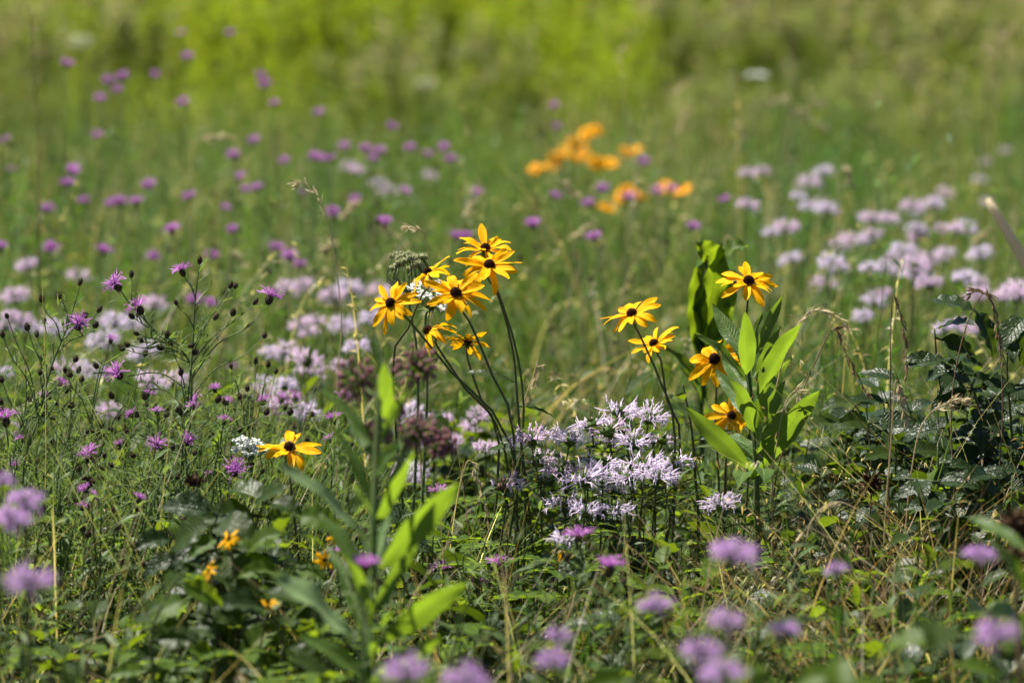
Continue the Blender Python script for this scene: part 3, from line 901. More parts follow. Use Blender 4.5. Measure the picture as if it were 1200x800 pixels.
# ------------------------------------------------------------------ milkweed
def milkweed(label, stem_px, leaves, mat, clusters=(), r0=.0042, group=None):
    pts = [P(*s) for s in stem_px][::-1]
    b = ground_of(pts[0], .01)
    pts = smooth([b] + pts, 20)
    t = thing('milkweed_plant', label, 'plant', b, group)
    mb = MB()
    mb.tube(pts, taper(len(pts), r0, r0 * .5), 8)
    ob('stem', mb.mesh('stem', M['stem'], b), t)
    for lf in leaves:
        (ax, ay, ad), (bx, by, bd), w, nv, arch = lf[:5]
        mt = lf[6] if len(lf) > 6 else mat
        mb = MB()
        mb.leaf_to(P(ax, ay, ad), P(bx, by, bd), w * .74, axis(*nv), arch, fold=lf[5] if len(lf) > 5 else .22, prof='oblong', segs=18, cols=8, wave=.06, wfreq=2.4, twist=random.uniform(-.35, .35))
        ob('leaf', mb.mesh('leaf', M[mt], b), t)
    for (cx, cy, cd, rr) in clusters:
        c = P(cx, cy, cd)
        near = min(pts, key=lambda p: (p - c).length + abs(p.z - c.z + rr) * .5)
        mb = MB()
        hub = c - (c - near).normalized() * rr * .5
        mb.tube(smooth([near, near.lerp(hub, .5) + V((0, 0, -.004)), hub], 6), .0014, 5, mi=1)
        for i in range(58):
            th = math.acos(1 - 1.9 * (i + .5) / 58)
            a = i * 2.39996
            dn = (V((math.sin(th) * math.cos(a), math.sin(th) * math.sin(a), math.cos(th))) + rv(.12)).normalized()
            p = c + dn * rr * random.uniform(.6, 1.2)
            mb.tube([hub, p], [.0004, .0005], 3, mi=1, cap=False)
            mb.blob(p, .0024, .0034, 6, 5, ax=dn)
            for k in range(3):
                dv = (dn * -.4 + rv(1)).normalized()
                mb.leaf(p - dn * .002, dv, dn, .006, .003, .6, .1, 'lance', 3, 1, mi=2)
        ob('flower_cluster', mb.mesh('flower_cluster', [M['milk_bud'], M['stem'], M['bract']], b), t)
    return t


Z = 2.667
def zz(x, y, d):
    return (680 + x / Z, 270 + y / Z, d)


milkweed('lone sharp milkweed with backlit bright green leaves beside the bergamot clump',
         [(868, 385, 4.46), (876, 430, 4.46), (883, 500, 4.45), (886, 555, 4.44), (888, 640, 4.44)],
         [(zz(520, 450, 4.45), zz(514, 250, 4.38), .031, (.15, .95, .1), .1, .4),
          (zz(505, 380, 4.47), zz(413, 228, 4.52), .027, (.2, .95, -.1), -.1, -.3),
          (zz(520, 470, 4.44), zz(357, 322, 4.42), .029, (.25, .5, .85), .22),
          (zz(545, 390, 4.47), zz(637, 203, 4.53), .022, (.35, .9, -.2), -.12, .35),
          (zz(553, 515, 4.44), zz(692, 283, 4.41), .036, (.3, .9, -.3), -.15, -.35),
          (zz(540, 460, 4.46), zz(588, 360, 4.5), .02, (-.2, .8, .3), .2),
          (zz(562, 748, 4.43), zz(752, 500, 4.38), .038, (.3, .9, -.35), -.18, .08),
          (zz(532, 745, 4.43), zz(330, 553, 4.42), .032, (-.1, .95, .1), .2, .3),
          (zz(546, 630, 4.44), zz(468, 462, 4.38), .034, (.5, .85, .2), .12),
          (zz(545, 640, 4.46), zz(580, 505, 4.40), .030, (-.3, .9, .2), .15),
          (zz(560, 560, 4.47), zz(610, 455, 4.56), .024, (-.5, .5, .5), .2),
          (zz(535, 770, 4.43), zz(590, 795, 4.25), .04, (.1, .6, .8), .3),
          (zz(540, 780, 4.43), zz(490, 800, 4.28), .038, (-.1, .6, .8), .3),
          (zz(566, 790, 4.45), zz(600, 600, 4.58), .03, (-.4, .5, .6), .25),
          (zz(530, 770, 4.46), zz(478, 640, 4.6), .028, (.3, .6, .6), .2),
          (zz(548, 470, 4.46), zz(625, 300, 4.48), .024, (.35, .9, -.2), -.12, .08),
          (zz(520, 500, 4.46), zz(440, 380, 4.52), .024, (.2, .95, -.1), -.12, .3),
          (zz(550, 700, 4.44), zz(700, 600, 4.44), .03, (.3, .85, -.3), -.2, .08),
          (zz(548, 720, 4.44), zz(400, 650, 4.5), .026, (-.1, .9, .1), .2, .3),
          (zz(555, 640, 4.44), zz(640, 470, 4.46), .026, (.35, .9, -.2), -.12, .08),
          (zz(515, 440, 4.48), zz(470, 280, 4.56), .022, (.3, .9, .0), -.12, .3),
          (zz(530, 420, 4.48), zz(570, 250, 4.58), .02, (.2, .9, -.1), -.1, .3),
          (zz(548, 560, 4.46), zz(660, 400, 4.55), .026, (.3, .85, -.3), -.15, .3),
          (zz(545, 600, 4.46), zz(420, 430, 4.55), .026, (-.1, .9, -.1), -.15, .3),
          (zz(555, 680, 4.45), zz(655, 560, 4.5), .028, (.3, .85, -.3), -.2, .08),
          (zz(550, 690, 4.45), zz(430, 640, 4.5), .028, (.3, .6, .7), .25),
          (zz(555, 700, 4.44), zz(590, 590, 4.36), .026, (-.5, .7, .4), .2)], 'leaf_milk')
milkweed('blurred milkweed in front with dusky pink flower clusters and broad drooping leaves',
         [(446, 415, 3.62), (444, 480, 3.6), (440, 560, 3.58), (436, 660, 3.55), (430, 800, 3.52)],
         [((436, 520, 3.6), (374, 455, 3.62), .02, (.5, .5, .7), .2),
          ((448, 450, 3.6), (434, 385, 3.63), .016, (.4, .6, .5), .15),
          ((452, 475, 3.6), (449, 425, 3.57), .02, (.3, .9, .2), .1),
          ((450, 490, 3.58), (458, 452, 3.55), .018, (.3, .9, .3), .1),
          ((432, 640, 3.55), (322, 543, 3.48), .046, (-.1, .5, .9), .2, .15, 'leaf_sheen'),
          ((446, 665, 3.54), (540, 565, 3.5), .038, (.4, .85, -.3), -.12),
          ((450, 600, 3.6), (530, 470, 3.75), .02, (-.5, .5, .6), .3),
          ((415, 752, 3.46), (318, 676, 3.40), .078, (-.25, .5, .9), .2, .12, 'leaf_sheen'),
          ((442, 755, 3.50), (550, 683, 3.46), .036, (.3, .8, -.4), -.15),
          ((440, 560, 3.58), (470, 520, 3.5), .022, (-.2, .9, .4), .2),
          ((436, 690, 3.54), (470, 590, 3.62), .03, (-.7, .4, .5), .2),
          ((434, 650, 3.54), (415, 570, 3.44), .026, (.8, .4, .5), .2),
          ((434, 770, 3.5), (385, 640, 3.6), .03, (.4, .6, .5), .2),
          ((442, 520, 3.6), (478, 455, 3.64), .016, (.3, .85, -.2), -.12),
          ((440, 540, 3.59), (402, 470, 3.64), .016, (.0, .9, .1), -.12),
          ((440, 600, 3.57), (392, 500, 3.6), .02, (.4, .6, .6), .15),
          ((440, 620, 3.57), (484, 530, 3.52), .02, (.4, .85, -.2), -.12),
          ((438, 700, 3.54), (372, 600, 3.58), .026, (.4, .5, .7), .2),
          ((438, 720, 3.53), (500, 610, 3.56), .026, (.4, .85, -.3), -.15),
          ((436, 740, 3.52), (400, 650, 3.44), .026, (.7, .5, .4), .2),
          ((434, 800, 3.5), (350, 745, 3.5), .03, (.4, .5, .8), .25),
          ((434, 800, 3.5), (520, 745, 3.48), .03, (.3, .8, -.3), -.2),
          ((436, 780, 3.5), (470, 705, 3.42), .03, (-.8, .3, .6), .2)], 'leaf_milk',
         [(421, 446, 3.66, .020), (489, 430, 3.72, .0185), (443, 507, 3.64, .013), (490, 506, 3.66, .017), (516, 520, 3.74, .013), (458, 478, 3.68, .012)], r0=.0052)
milkweed('blurred grey green milkweed shoot at the right border in front of the dark leaves',
         [(1205, 640, 3.3), (1212, 720, 3.3), (1218, 820, 3.28)],
         [((1212, 710, 3.3), (1158, 628, 3.3), .024, (.4, .5, .8), .2), ((1208, 650, 3.3), (1132, 608, 3.36), .02, (.3, .6, .7), .25), ((1212, 740, 3.28), (1245, 640, 3.3), .03, (-.4, .7, .5), .2), ((1210, 690, 3.28), (1236, 600, 3.34), .03, (-.4, .7, .5), .2)], 'leaf_milk')
# dark seedy clusters at the right border
# ------------------------------------------------------------------ dock behind the milkweed
t = thing('dock_plant', 'curly edged broad green dock leaves standing behind the milkweed', 'plant', ground_of(P(825, 520, 5.1)))
b = t.location.copy()
mb = MB()
pts = smooth([b, P(822, 520, 5.1), P(820, 440, 5.1), P(822, 400, 5.1)], 12)
mb.tube(pts, .004, 6)
ob('stem', mb.mesh('stem', M['stem'], b), t)
for A, B, wd, nv, ar, mt, wv in [((824, 430), (846, 286), .05, (.25, .95, -.3), -.2, 'leaf_lime', .16), ((820, 415), (815, 310), .03, (.3, .95, -.2), -.15, 'leaf_lime', .1), ((828, 440), (862, 318), .036, (.4, .9, -.3), -.15, 'leaf_lime', .1), ((822, 420), (828, 300), .034, (-.7, .5, .3), .15, 'leaf', .12),
                                 ((830, 470), (775, 405), .024, (.5, .5, .7), .3, 'leaf', .06), ((826, 480), (795, 430), .02, (.5, .5, .7), .3, 'leaf_milk', .05), ((842, 304), (818, 284), .034, (.2, .8, -.2), .6, 'leaf_lime', .1), ((844, 306), (874, 290), .032, (-.3, .5, .7), .6, 'leaf_lime', .1)]:
    mb = MB()
    mb.leaf_to(P(A[0], A[1], 5.1), P(B[0], B[1], 5.08), wd, axis(*nv), ar, prof='dock', segs=18, cols=6, wave=wv, wfreq=3.5, fold=.35)
    ob('leaf', mb.mesh('leaf', M[mt], b), t)


# ------------------------------------------------------------------ glossy leafy stems at the right, leafy weeds at the left
def leafy_cane(name, label, path, L, W, mats, group, step=.035, droop=.9, extra=(), prof='ovate', r=.0024, density=1, start=.25):
    pts = [P(*p) for p in path]
    b = ground_of(pts[0], .03)
    pts = smooth([b] + pts, 40)
    t = thing(name, label, 'plant', b, group)
    mb = MB()
    mb.tube(pts, taper(len(pts), r, r * .45), 6)
    ob('stem', mb.mesh('stem', M['stem_dark'], b), t)
    acc = 0
    side = random.uniform(0, 6)
    for i in range(int(len(pts) * start), len(pts) - 1):
        acc += (pts[i + 1] - pts[i]).length
        if acc < step:
            continue
        acc = 0
        for _ in range(density):
            side += 2.4 + random.uniform(-.4, .4)
            dv = V((math.cos(side), math.sin(side) * .7 - .15, random.uniform(-.35, .35)))
            mb = MB()
            s = random.uniform(.75, 1.3)
            mb.leaf(pts[i], dv, V((dv.x * -.2 + random.uniform(-.4, .4), -.75 + random.uniform(-.4, .4), 1)), L * s, W * s, droop * random.uniform(.6, 1.3), random.uniform(.15, .4), prof, 12, 6, wave=.06, petiole=.008, teeth=.1, wfreq=4)
            ob('leaf', mb.mesh('leaf', M[random.choice(mats)], b), t)
    for A, B, wd, nv, ar in extra:
        mb = MB()
        mb.leaf_to(P(*A), P(*B), wd, axis(*nv), ar, prof=prof, segs=14, cols=6, wave=.06, wfreq=4, teeth=.08, fold=.25)
        ob('leaf', mb.mesh('leaf', M[random.choice(mats)], b), t)
    return t


GC = 'dark glossy leafy stems in the thicket at the right'
gl = ['leaf_gloss']
leafy_cane('thicket_shrub', 'tallest dark glossy leafy stem, its top leaf standing clear against the lilac drift', [(1130, 640, 4.5), (1115, 520, 4.52), (1100, 440, 4.52), (1095, 385, 4.52)], .044, .025, gl, GC, step=.024,
           extra=[((1090, 352, 4.52), (1147, 368, 4.5), .034, (-.1, .3, .95), .25), ((1100, 385, 4.54), (1142, 380, 4.47), .026, (.1, .7, .6), .2), ((1143, 365, 4.5), (1165, 420, 4.5), .032, (.55, .65, .4), .25)])
leafy_cane('thicket_shrub', 'dark glossy stem at the right border with drooping folded leaves high up', [(1190, 620, 4.5), (1185, 500, 4.5), (1180, 430, 4.5), (1186, 385, 4.5)], .044, .025, gl, GC, step=.024,
           extra=[((1200, 372, 4.5), (1172, 412, 4.48), .034, (-.4, .7, .5), .3), ((1205, 375, 4.5), (1198, 430, 4.5), .032, (.2, .8, .4), .25)])
leafy_cane('thicket_shrub', 'arching dark glossy stem in the middle of the right thicket', [(1150, 640, 4.45), (1150, 540, 4.45), (1145, 470, 4.46), (1120, 425, 4.47), (1085, 425, 4.48)], .044, .025, gl, GC, step=.017, density=3)
leafy_cane('thicket_shrub', 'dark glossy stem leaning right through the thicket below the folded leaves', [(1150, 620, 4.6), (1170, 520, 4.6), (1190, 470, 4.58), (1215, 450, 4.55)], .044, .025, gl, GC, step=.017, density=3)
leafy_cane('thicket_shrub', 'dark glossy stem leaning left to the front edge of the right thicket', [(1090, 640, 4.55), (1070, 560, 4.55), (1040, 510, 4.57), (1010, 490, 4.6)], .044, .025, gl + ['leaf'], GC, step=.017, density=3)
leafy_cane('thicket_shrub', 'low glossy leafy stem at the foot of the right thicket with crinkled leaves', [(1140, 700, 4.25), (1125, 620, 4.27), (1105, 570, 4.3), (1060, 560, 4.32)], .044, .025, gl, GC, step=.016, density=3)
leafy_cane('thicket_shrub', 'low glossy leafy stem near the right border among dry grass', [(1190, 700, 4.3), (1185, 610, 4.3), (1165, 560, 4.32), (1120, 545, 4.35)], .044, .025, gl, GC, step=.016, density=3)
leafy_cane('thicket_shrub', 'dim leafy stem behind the milkweed and the right thicket', [(985, 640, 4.9), (990, 540, 4.9), (1000, 480, 4.9), (1020, 470, 4.9)], .048, .03, gl + ['leaf'], GC, step=.017, density=3)
leafy_cane('thicket_shrub', 'leafy stem deep in the shade of the right thicket', [(1130, 620, 4.8), (1130, 520, 4.8), (1140, 450, 4.8), (1160, 430, 4.8)], .044, .025, gl, GC, step=.016, density=3)

GL = 'broad leafy weeds at the left'
leafy_cane('leafy_weed', 'broad leafy weed with dark greyish leaves just below the lone yellow bloom', [(265, 740, 4.0), (258, 680, 4.0), (252, 620, 4.0), (262, 580, 4.0)], .05, .036, ['leaf', 'leaf_gloss'], GL, step=.018, start=.3, density=2)
leafy_cane('leafy_weed', 'leafy weed with a lime yellow leaf beside the lone yellow bloom', [(300, 740, 4.05), (302, 680, 4.05), (300, 620, 4.05), (312, 585, 4.03)], .046, .034, ['leaf', 'leaf', 'leaf_gloss'], GL, step=.018, density=2,
           extra=[((300, 590, 4.0), (340, 572, 3.97), .03, (.1, .6, .7), .3)])
leafy_cane('leafy_weed', 'leafy weed hanging over to the left near the knapweed feet', [(235, 740, 4.0), (225, 690, 4.0), (212, 640, 4.0), (190, 615, 4.0)], .045, .03, ['leaf', 'leaf_gloss'], GL, step=.018, density=2)
leafy_cane('leafy_weed', 'dense leafy weed with big dark leaves in the middle of the left leafy mass', [(280, 800, 3.9), (275, 720, 3.9), (270, 650, 3.9), (250, 610, 3.9)],   .046, .033, ['leaf', 'leaf', 'leaf_lime', 'leaf_gloss'], GL, step=.014, density=2)
leafy_cane('leafy_weed', 'leafy weed with sunlit lime leaves at the right side of the left leafy mass', [(335, 800, 3.85), (332, 720, 3.85), (335, 650, 3.85), (345, 600, 3.85)], .046, .03, ['leaf_lime', 'leaf'], GL, step=.016, density=2)
leafy_cane('leafy_weed', 'leafy weed with sunlit leaves below the overhanging one at left', [(215, 820, 3.8), (212, 760, 3.8), (225, 700, 3.8), (240, 660, 3.8)], .05, .034, ['leaf_lime', 'leaf', 'leaf'], GL, step=.016, density=2)
leafy_cane('leafy_weed', 'bright lime leafy weed near the bottom left', [(180, 800, 3.7), (178, 740, 3.7), (200, 690, 3.7), (215, 670, 3.7)], .045, .026, ['leaf_lime', 'leaf'], GL, step=.018)
leafy_cane('leafy_weed', 'shaded leafy weed at the bottom, left of the blurred milkweed', [(330, 800, 3.75), (330, 750, 3.75), (310, 700, 3.75), (290, 680, 3.75)], .05, .036, ['leaf_gloss', 'leaf'], GL, step=.018)
leafy_cane('leafy_weed', 'leafy weed in the bottom left corner with dull dark leaves', [(60, 800, 3.9), (70, 760, 3.9), (95, 720, 3.9), (120, 700, 3.9)], .05, .03, ['leaf', 'leaf_gloss'], GL, step=.02)
leafy_cane('leafy_weed', 'blurred dark leafy weed at the bottom right, before the dry grass', [(1110, 820, 3.2), (1110, 780, 3.2), (1100, 730, 3.2), (1085, 715, 3.2)], .05, .032, ['leaf', 'leaf_lime'], 'blurred leafy weeds at the bottom', step=.018)
leafy_cane('leafy_weed', 'blurred lime leafy weed at the bottom between mauve heads', [(900, 840, 3.05), (895, 790, 3.05), (880, 755, 3.05)], .035, .022, ['leaf_lime'], 'blurred leafy weeds at the bottom', step=.016)
leafy_cane('leafy_weed', 'blurred lime leafy weed at the bottom right of centre', [(760, 850, 3.05), (750, 800, 3.05), (735, 770, 3.05)], .035, .02, ['leaf_lime'], 'blurred leafy weeds at the bottom', step=.016)
leafy_cane('leafy_weed', 'blurred lime leafy weed right of the bottom mauve cluster', [(985, 850, 3.05), (990, 800, 3.05), (975, 745, 3.05)], .04, .022, ['leaf_lime', 'leaf'], 'blurred leafy weeds at the bottom', step=.018)

# leafy stem carrying leaves between the yellow cluster and bergamot
leafy_cane('leafy_weed', 'slender leafy weed with narrow leaves under the central yellow cluster', [(615, 620, 4.5), (612, 540, 4.5), (606, 470, 4.5), (604, 430, 4.5)], .05, .012, ['leaf'], None, step=.022, prof='lance', droop=.5)
leafy_cane('leafy_weed', 'narrow leaved weed between the bergamot clump and the milkweed', [(818, 640, 4.55), (815, 560, 4.55), (810, 500, 4.55), (800, 450, 4.55)], .06, .014, ['leaf'], None, step=.022, prof='lance', droop=.5)


# ------------------------------------------------------------------ lace umbels
def umbel(px, py, d, ax, label, R0=.034, closed=False, way=(), mat='white', n=26):
    c = P(px, py, d)
    ax = axis(*ax)
    hub = c - ax * R0 * .75
    b = ground_of(hub, .04)
    pts = smooth([b] + [P(x, y, d) for x, y in way] + [hub - ax * .02, hub], 14)
    t = thing('lace_flower', label, 'flower', b, 'lace umbels')
    mb = MB()
    mb.tube(pts, taper(len(pts), .0022, .0016), 6)
    ob('stem', mb.mesh('stem', M['stem_pale'], b), t)
    mb = MB()
    q = V((0, 0, 1)).rotation_difference(ax)
    for i in range(n):
        rr = math.sqrt((i + .5) / n) * R0
        a = i * 2.39996
        if closed:
            rr = R0 * (.45 + .55 * random.random())
            e = hub + q @ V((math.cos(a) * rr * .75, math.sin(a) * rr * .75, R0 * random.uniform(1.0, 1.5)))
            mid = hub + q @ V((math.cos(a) * rr * 1.1, math.sin(a) * rr * 1.1, R0 * .6))
        else:
            e = hub + q @ V((math.cos(a) * rr, math.sin(a) * rr, R0 * .75 - rr * rr / R0 * .22 + random.uniform(-.002, .002)))
            mid = hub.lerp(e, .55) + (ax * -.004)
        mb.tube(smooth([hub, mid, e], 4), .0007, 4, mi=1)
        for k in range(18):
            z = rv(1).normalized()
            z = z - ax * (z.dot(ax) * .6)
            p = e + z * (.0065 if not closed else .005) * random.random() ** .5 + ax * .003
            mb.tube([e, p], [.0003, .0003], 3, mi=1, cap=False)
            if closed:
                mb.blob(p, .0013, .0022, 5, 4, ax=ax)
                mb.tube([p, p + (ax + rv(.6)) * .004], [.0003, .0001], 3)
            else:
                nn = (ax + rv(.4)).normalized()
                o1 = nn.orthogonal().normalized()
                for m in range(5):
                    dv = Matrix.Rotation(m * 1.2566 + k, 3, nn) @ o1
                    mb.leaf(p, dv, nn, .0023, .0022, .2, .1, 'petal', 2, 2)
    for k in range(8):
        a = k * .785
        mb.leaf(hub, q @ V((math.cos(a), math.sin(a), -.3)), ax, R0 * .6, .0015, .3, .1, 'lance', 4, 1, mi=1)
    ob('umbel', mb.mesh('umbel', [M[mat], M['stem_pale']], b), t)


umbel(514, 342, 4.62, (.35, .35, .8), 'white lace umbel behind the central yellow cluster', way=[(500, 480)])
umbel(478, 322, 4.7, (-.05, .1, 1), 'dry green bird nest umbel over the left bloom of the central cluster', .03, True, [(490, 480)], 'nest', 34)
umbel(292, 522, 4.5, (.1, .4, .9), 'small white lace umbel left of the lone yellow bloom', .02, False, [(296, 580)], n=16)
umbel(290, 472, 4.9, (.1, .3, .9), 'greenish white unopened umbel above the knapweed tufts', .016, True, [(292, 520)], 'nest', 14)
umbel(95, 47, 11, (0, .5, .8), 'blurred greenish white umbel high at the upper left', .036, False, [], 'nest')
umbel(887, 87, 12, (0, .1, 1), 'blurred pale umbel in the upper right meadow', .036, False, [])
umbel(500, 96, 13, (0, .4, .8), 'faint pale umbel high in the upper middle meadow', .04, False, [], 'nest')


# ------------------------------------------------------------------ grass stalks with seed heads
def seed_stalk(label, path, group=None, mat='straw', head=.45, n=26, sl=.011, sw=.0026, r=.0011, hang=.6, name='grass_stalk'):
    pts = [P(*p) for p in path]
    b = ground_of(pts[0], .03)
    pts = smooth([b] + pts, 40)
    t = thing(name, label, 'grass', b, group)
    mb = MB()
    mb.tube(pts, taper(len(pts), r, r * .35), 5)
    ob('stem', mb.mesh('stem', M[mat], b), t)
    mb = MB()
    L0 = int(len(pts) * (1 - head))
    for k in range(n):
        f = L0 + (len(pts) - 1.01 - L0) * (k + random.random() * .6) / n
        i = int(f)
        p = pts[i].lerp(pts[i + 1], f - i)
        tg = (pts[i + 1] - pts[i]).normalized()
        o = Matrix.Rotation(random.uniform(0, 6.28), 3, tg) @ tg.orthogonal().normalized()
        dv = (tg + o * .55 + V((0, 0, -hang)) * random.random()).normalized()
        q = p + dv * random.uniform(.001, .006)
        mb.tube([p, q], [.0003, .0003], 3, cap=False)
        s = random.uniform(.7, 1.2)
        mb.leaf(q, dv, o, sl * s, sw * s, .2, .5, 'lance', 4, 2)
        mb.leaf(q, (dv + rv(.25)).normalized(), -o, sl * s * .9, sw * s, .2, .5, 'lance', 4, 2)
        if random.random() < .5:
            e = q + dv * sl * s * .8
            mb.tube([e, e + (dv + rv(.2)) * .006], [.00025, .0001], 3, cap=False)
    ob('seed_head', mb.mesh('seed_head', M[mat], b), t)


GS = 'dry grass stalks with seed heads'
seed_stalk('pale nodding grass seed head between two lilac rows left of centre', [(395, 480, 4.85), (400, 380, 4.85), (392, 300, 4.85), (378, 240, 4.85), (360, 218, 4.85), (348, 214, 4.85)], GS, head=.4, n=18)
seed_stalk('nodding grass seed head just above the central cluster', [(490, 480, 4.8), (505, 380, 4.8), (503, 310, 4.8), (498, 275, 4.8), (488, 267, 4.8), (476, 265, 4.8)], GS, head=.3, n=14)
seed_stalk('arching pale grass seed head over the right milkweed leaf', [(905, 560, 4.5), (905, 480, 4.5), (925, 400, 4.5), (948, 366, 4.5), (975, 368, 4.5), (992, 384, 4.5)], GS, head=.45, n=20)
seed_stalk('grass seed head nodding downwards right of the milkweed', [(905, 620, 4.5), (930, 490, 4.5), (962, 410, 4.5), (978, 385, 4.5), (990, 410, 4.5), (1018, 465, 4.5)], GS, 'straw_dark', .42, 22)
seed_stalk('upright thin grass stalk with a loose drooping tuft before the lilac drift', [(1042, 640, 4.45), (1043, 480, 4.45), (1044, 380, 4.45), (1047, 345, 4.45), (1058, 380, 4.45), (1064, 440, 4.45)], GS, 'straw_dark', .33, 30)
seed_stalk('bent grass seed head in front of the left thicket stem', [(1035, 660, 4.35), (1044, 520, 4.35), (1049, 450, 4.35), (1054, 455, 4.35), (1062, 490, 4.35)], GS, 'straw', .3, 26)
seed_stalk('pale tufted seed head lying across the glossy leaves', [(1060, 660, 4.35), (1070, 540, 4.35), (1085, 490, 4.35), (1115, 470, 4.33), (1130, 468, 4.33)], GS, 'straw', .36, 30)
seed_stalk('dark wiry grass stalk curling beside the topmost glossy leaf', [(1170, 620, 4.4), (1175, 480, 4.4), (1168, 370, 4.4), (1150, 342, 4.4), (1135, 345, 4.4)], GS, 'straw_dark', .35, 16)
seed_stalk('dark wiry grass stalk hanging over the folded leaves near the right border', [(1120, 620, 4.4), (1115, 480, 4.4), (1130, 390, 4.4), (1155, 342, 4.4), (1168, 380, 4.4), (1174, 430, 4.4)], GS, 'straw_dark', .35, 22)
seed_stalk('small nodding grass tip right of the low milkweed leaf', [(905, 640, 4.4), (905, 560, 4.4), (918, 480, 4.4), (932, 458, 4.4), (938, 475, 4.4)], GS, 'straw', .25, 12)
seed_stalk('long dead grass stalk sweeping over the dry tangle at right', [(1100, 740, 4.2), (1050, 640, 4.2), (1010, 600, 4.2), (970, 590, 4.2), (930, 640, 4.2)], GS, 'straw', .3, 20)
seed_stalk('grass seed head drooping between the blurred milkweed and the bergamot', [(520, 680, 4.5), (535, 590, 4.5), (548, 540, 4.5), (560, 560, 4.5), (572, 610, 4.5)], GS, 'straw', .35, 18)
seed_stalk('nodding grass seed head left of the bergamot clump', [(600, 560, 4.6), (612, 480, 4.6), (625, 440, 4.6), (629, 430, 4.6), (626, 450, 4.6)], GS, 'straw', .3, 12)
seed_stalk('tall blurred dry stalk near the left border reaching the top', [(45, 330, 6.3), (46, 220, 6.3), (42, 110, 6.3), (36, 12, 6.3)], None, 'straw_dark', .3, 18, r=.0018)
seed_stalk('pale blurred nodding grass beside the purple dots at upper left', [(225, 300, 7), (224, 200, 7), (228, 168, 7), (245, 160, 7), (268, 160, 7)], GS, 'straw', .3, 16, r=.0016, sl=.016, sw=.004)
seed_stalk('blurred grass plume behind the far yellow patch, first from the left', [(735, 290, 8), (745, 200, 8.2), (725, 72, 8.3), (732, 58, 8.3)], GS, 'straw', .3, 16, r=.0014, sl=.016, sw=.004)
for i, (x, y) in enumerate([(810, 100), (808, 135), (860, 150), (925, 118), (930, 130), (948, 122), (918, 125), (950, 148), (985, 200), (700, 265), (655, 215), (480, 290), (440, 265), (425, 240), (395, 290), (270, 300), (560, 240), (1150, 60), (1190, 35), (1165, 270)]):
    d = 9 if y < 160 else 6.8
    x0 = x + random.uniform(-30, 30)
    c = x + random.choice((-1, 1)) * random.uniform(10, 26)
    lab = 'blurred pale grass plume in the upper right meadow' if x > 790 else 'blurred pale grass plume in the middle distance near the yellow flowers'
    seed_stalk(lab, [(x0, y + 150, d), (x0 * .5 + x * .5, y + 60, d), (x, y, d), (c, y + random.uniform(-2, 14), d)], 'blurred pale grass plumes', 'straw', .25, 14, sl=.016, sw=.0045, r=.0015)
# thick pale straw at the right border
t = thing('dead_stalk', 'thick pale dead stalk slanting in at the right border', 'stalk', V((P(1464, 750, 5.7).x, P(1464, 750, 5.7).y, 0)))
mb = MB()
b = t.location.copy()
mb.tube(smooth([b, P(1300, 474, 5.7), P(1202, 308, 5.7), P(1157, 233, 5.7)], 12), [.0085, .0088, .0082, .0086, .008, .0084, .0079, .0082, .0086, .0076, .0074, .0066, .004], 10)
ob('stalk', mb.mesh('stalk', M['stalk'], b), t)

for x, y, d, r, l in [(1022, 566, 4.4, .016, 'dried reddish brown seed head deep in the dry grass left of the thicket'), (1192, 612, 3.5, .022, 'blurred dark brown seed head at the right border'),
                      (1185, 650, 3.45, .015, 'smaller blurred brown seed head under another at the right border'), (228, 563, 4.05, .012, 'withered brown flower head on top of the dark leafy weed'),
                      (103, 565, 4.3, .010, 'dark dry flower head in the knapweed tangle at left'), (708, 668, 4.25, .010, 'withered brown head under the bergamot clump'), (818, 692, 4.2, .011, 'dark withered head below the milkweed')]:
    c = P(x, y, d)
    b = ground_of(c, .03)
    t = thing('dried_flower', l, 'flower', b, 'withered brown flower heads')
    mb = MB()
    pts = smooth([b, b.lerp(c, .55) + rv(.012), c], 10)
    mb.tube(pts, taper(len(pts), .0018, .0012), 5)
    ob('stem', mb.mesh('stem', M['straw_dark'], b), t)
    mb = MB()
    mb.blob(c, r * .45, r * .4, 8, 6, spike=.2)
    for i in range(70):
        dn = rv(1).normalized()
        dn.z = dn.z * .8
        q = c + dn * r * .35
        mb.leaf(q, dn + rv(.4), rv(1), r * random.uniform(.4, .9), r * .22, random.uniform(-1, 1), .3, 'lance', 4, 2)
    ob('seed_head', mb.mesh('seed_head', M['dead'], b), t)


def beetle(c, ax, L, label):
    t = thing('beetle', label, 'insect', c)
    mb = MB()
    ax = ax.normalized()
    mb.blob(V((0, 0, 0)), L * .24, L * .36, 10, 8, ax=ax)
    mb.blob(ax * L * .38, L * .15, L * .14, 8, 6, ax=ax)
    sd = ax.cross(V((0, -1, .3))).normalized()
    for k in (-1, 0, 1):
        for s_ in (-1, 1):
            p = ax * L * .16 * k
            mb.tube([p, p + sd * s_ * L * .34 + V((0, -L * .05, 0)), p + sd * s_ * L * .46 + ax * k * L * .12 + V((0, L * .15, 0))], L * .022, 4)
    for s_ in (-1, 1):
        mb.tube([ax * L * .48, ax * L * .66 + sd * s_ * L * .14], L * .015, 4)
    ob('body', mb.mesh('body', M['beetle']), t)


beetle(P(894.5, 434, 4.385), V((.2, 0, 1)), .0075, 'tiny black beetle on a milkweed leaf')
beetle(P(861, 330, 4.468), V((1, -.2, .2)), .006, 'tiny dark beetle on a petal of the topmost right bloom')


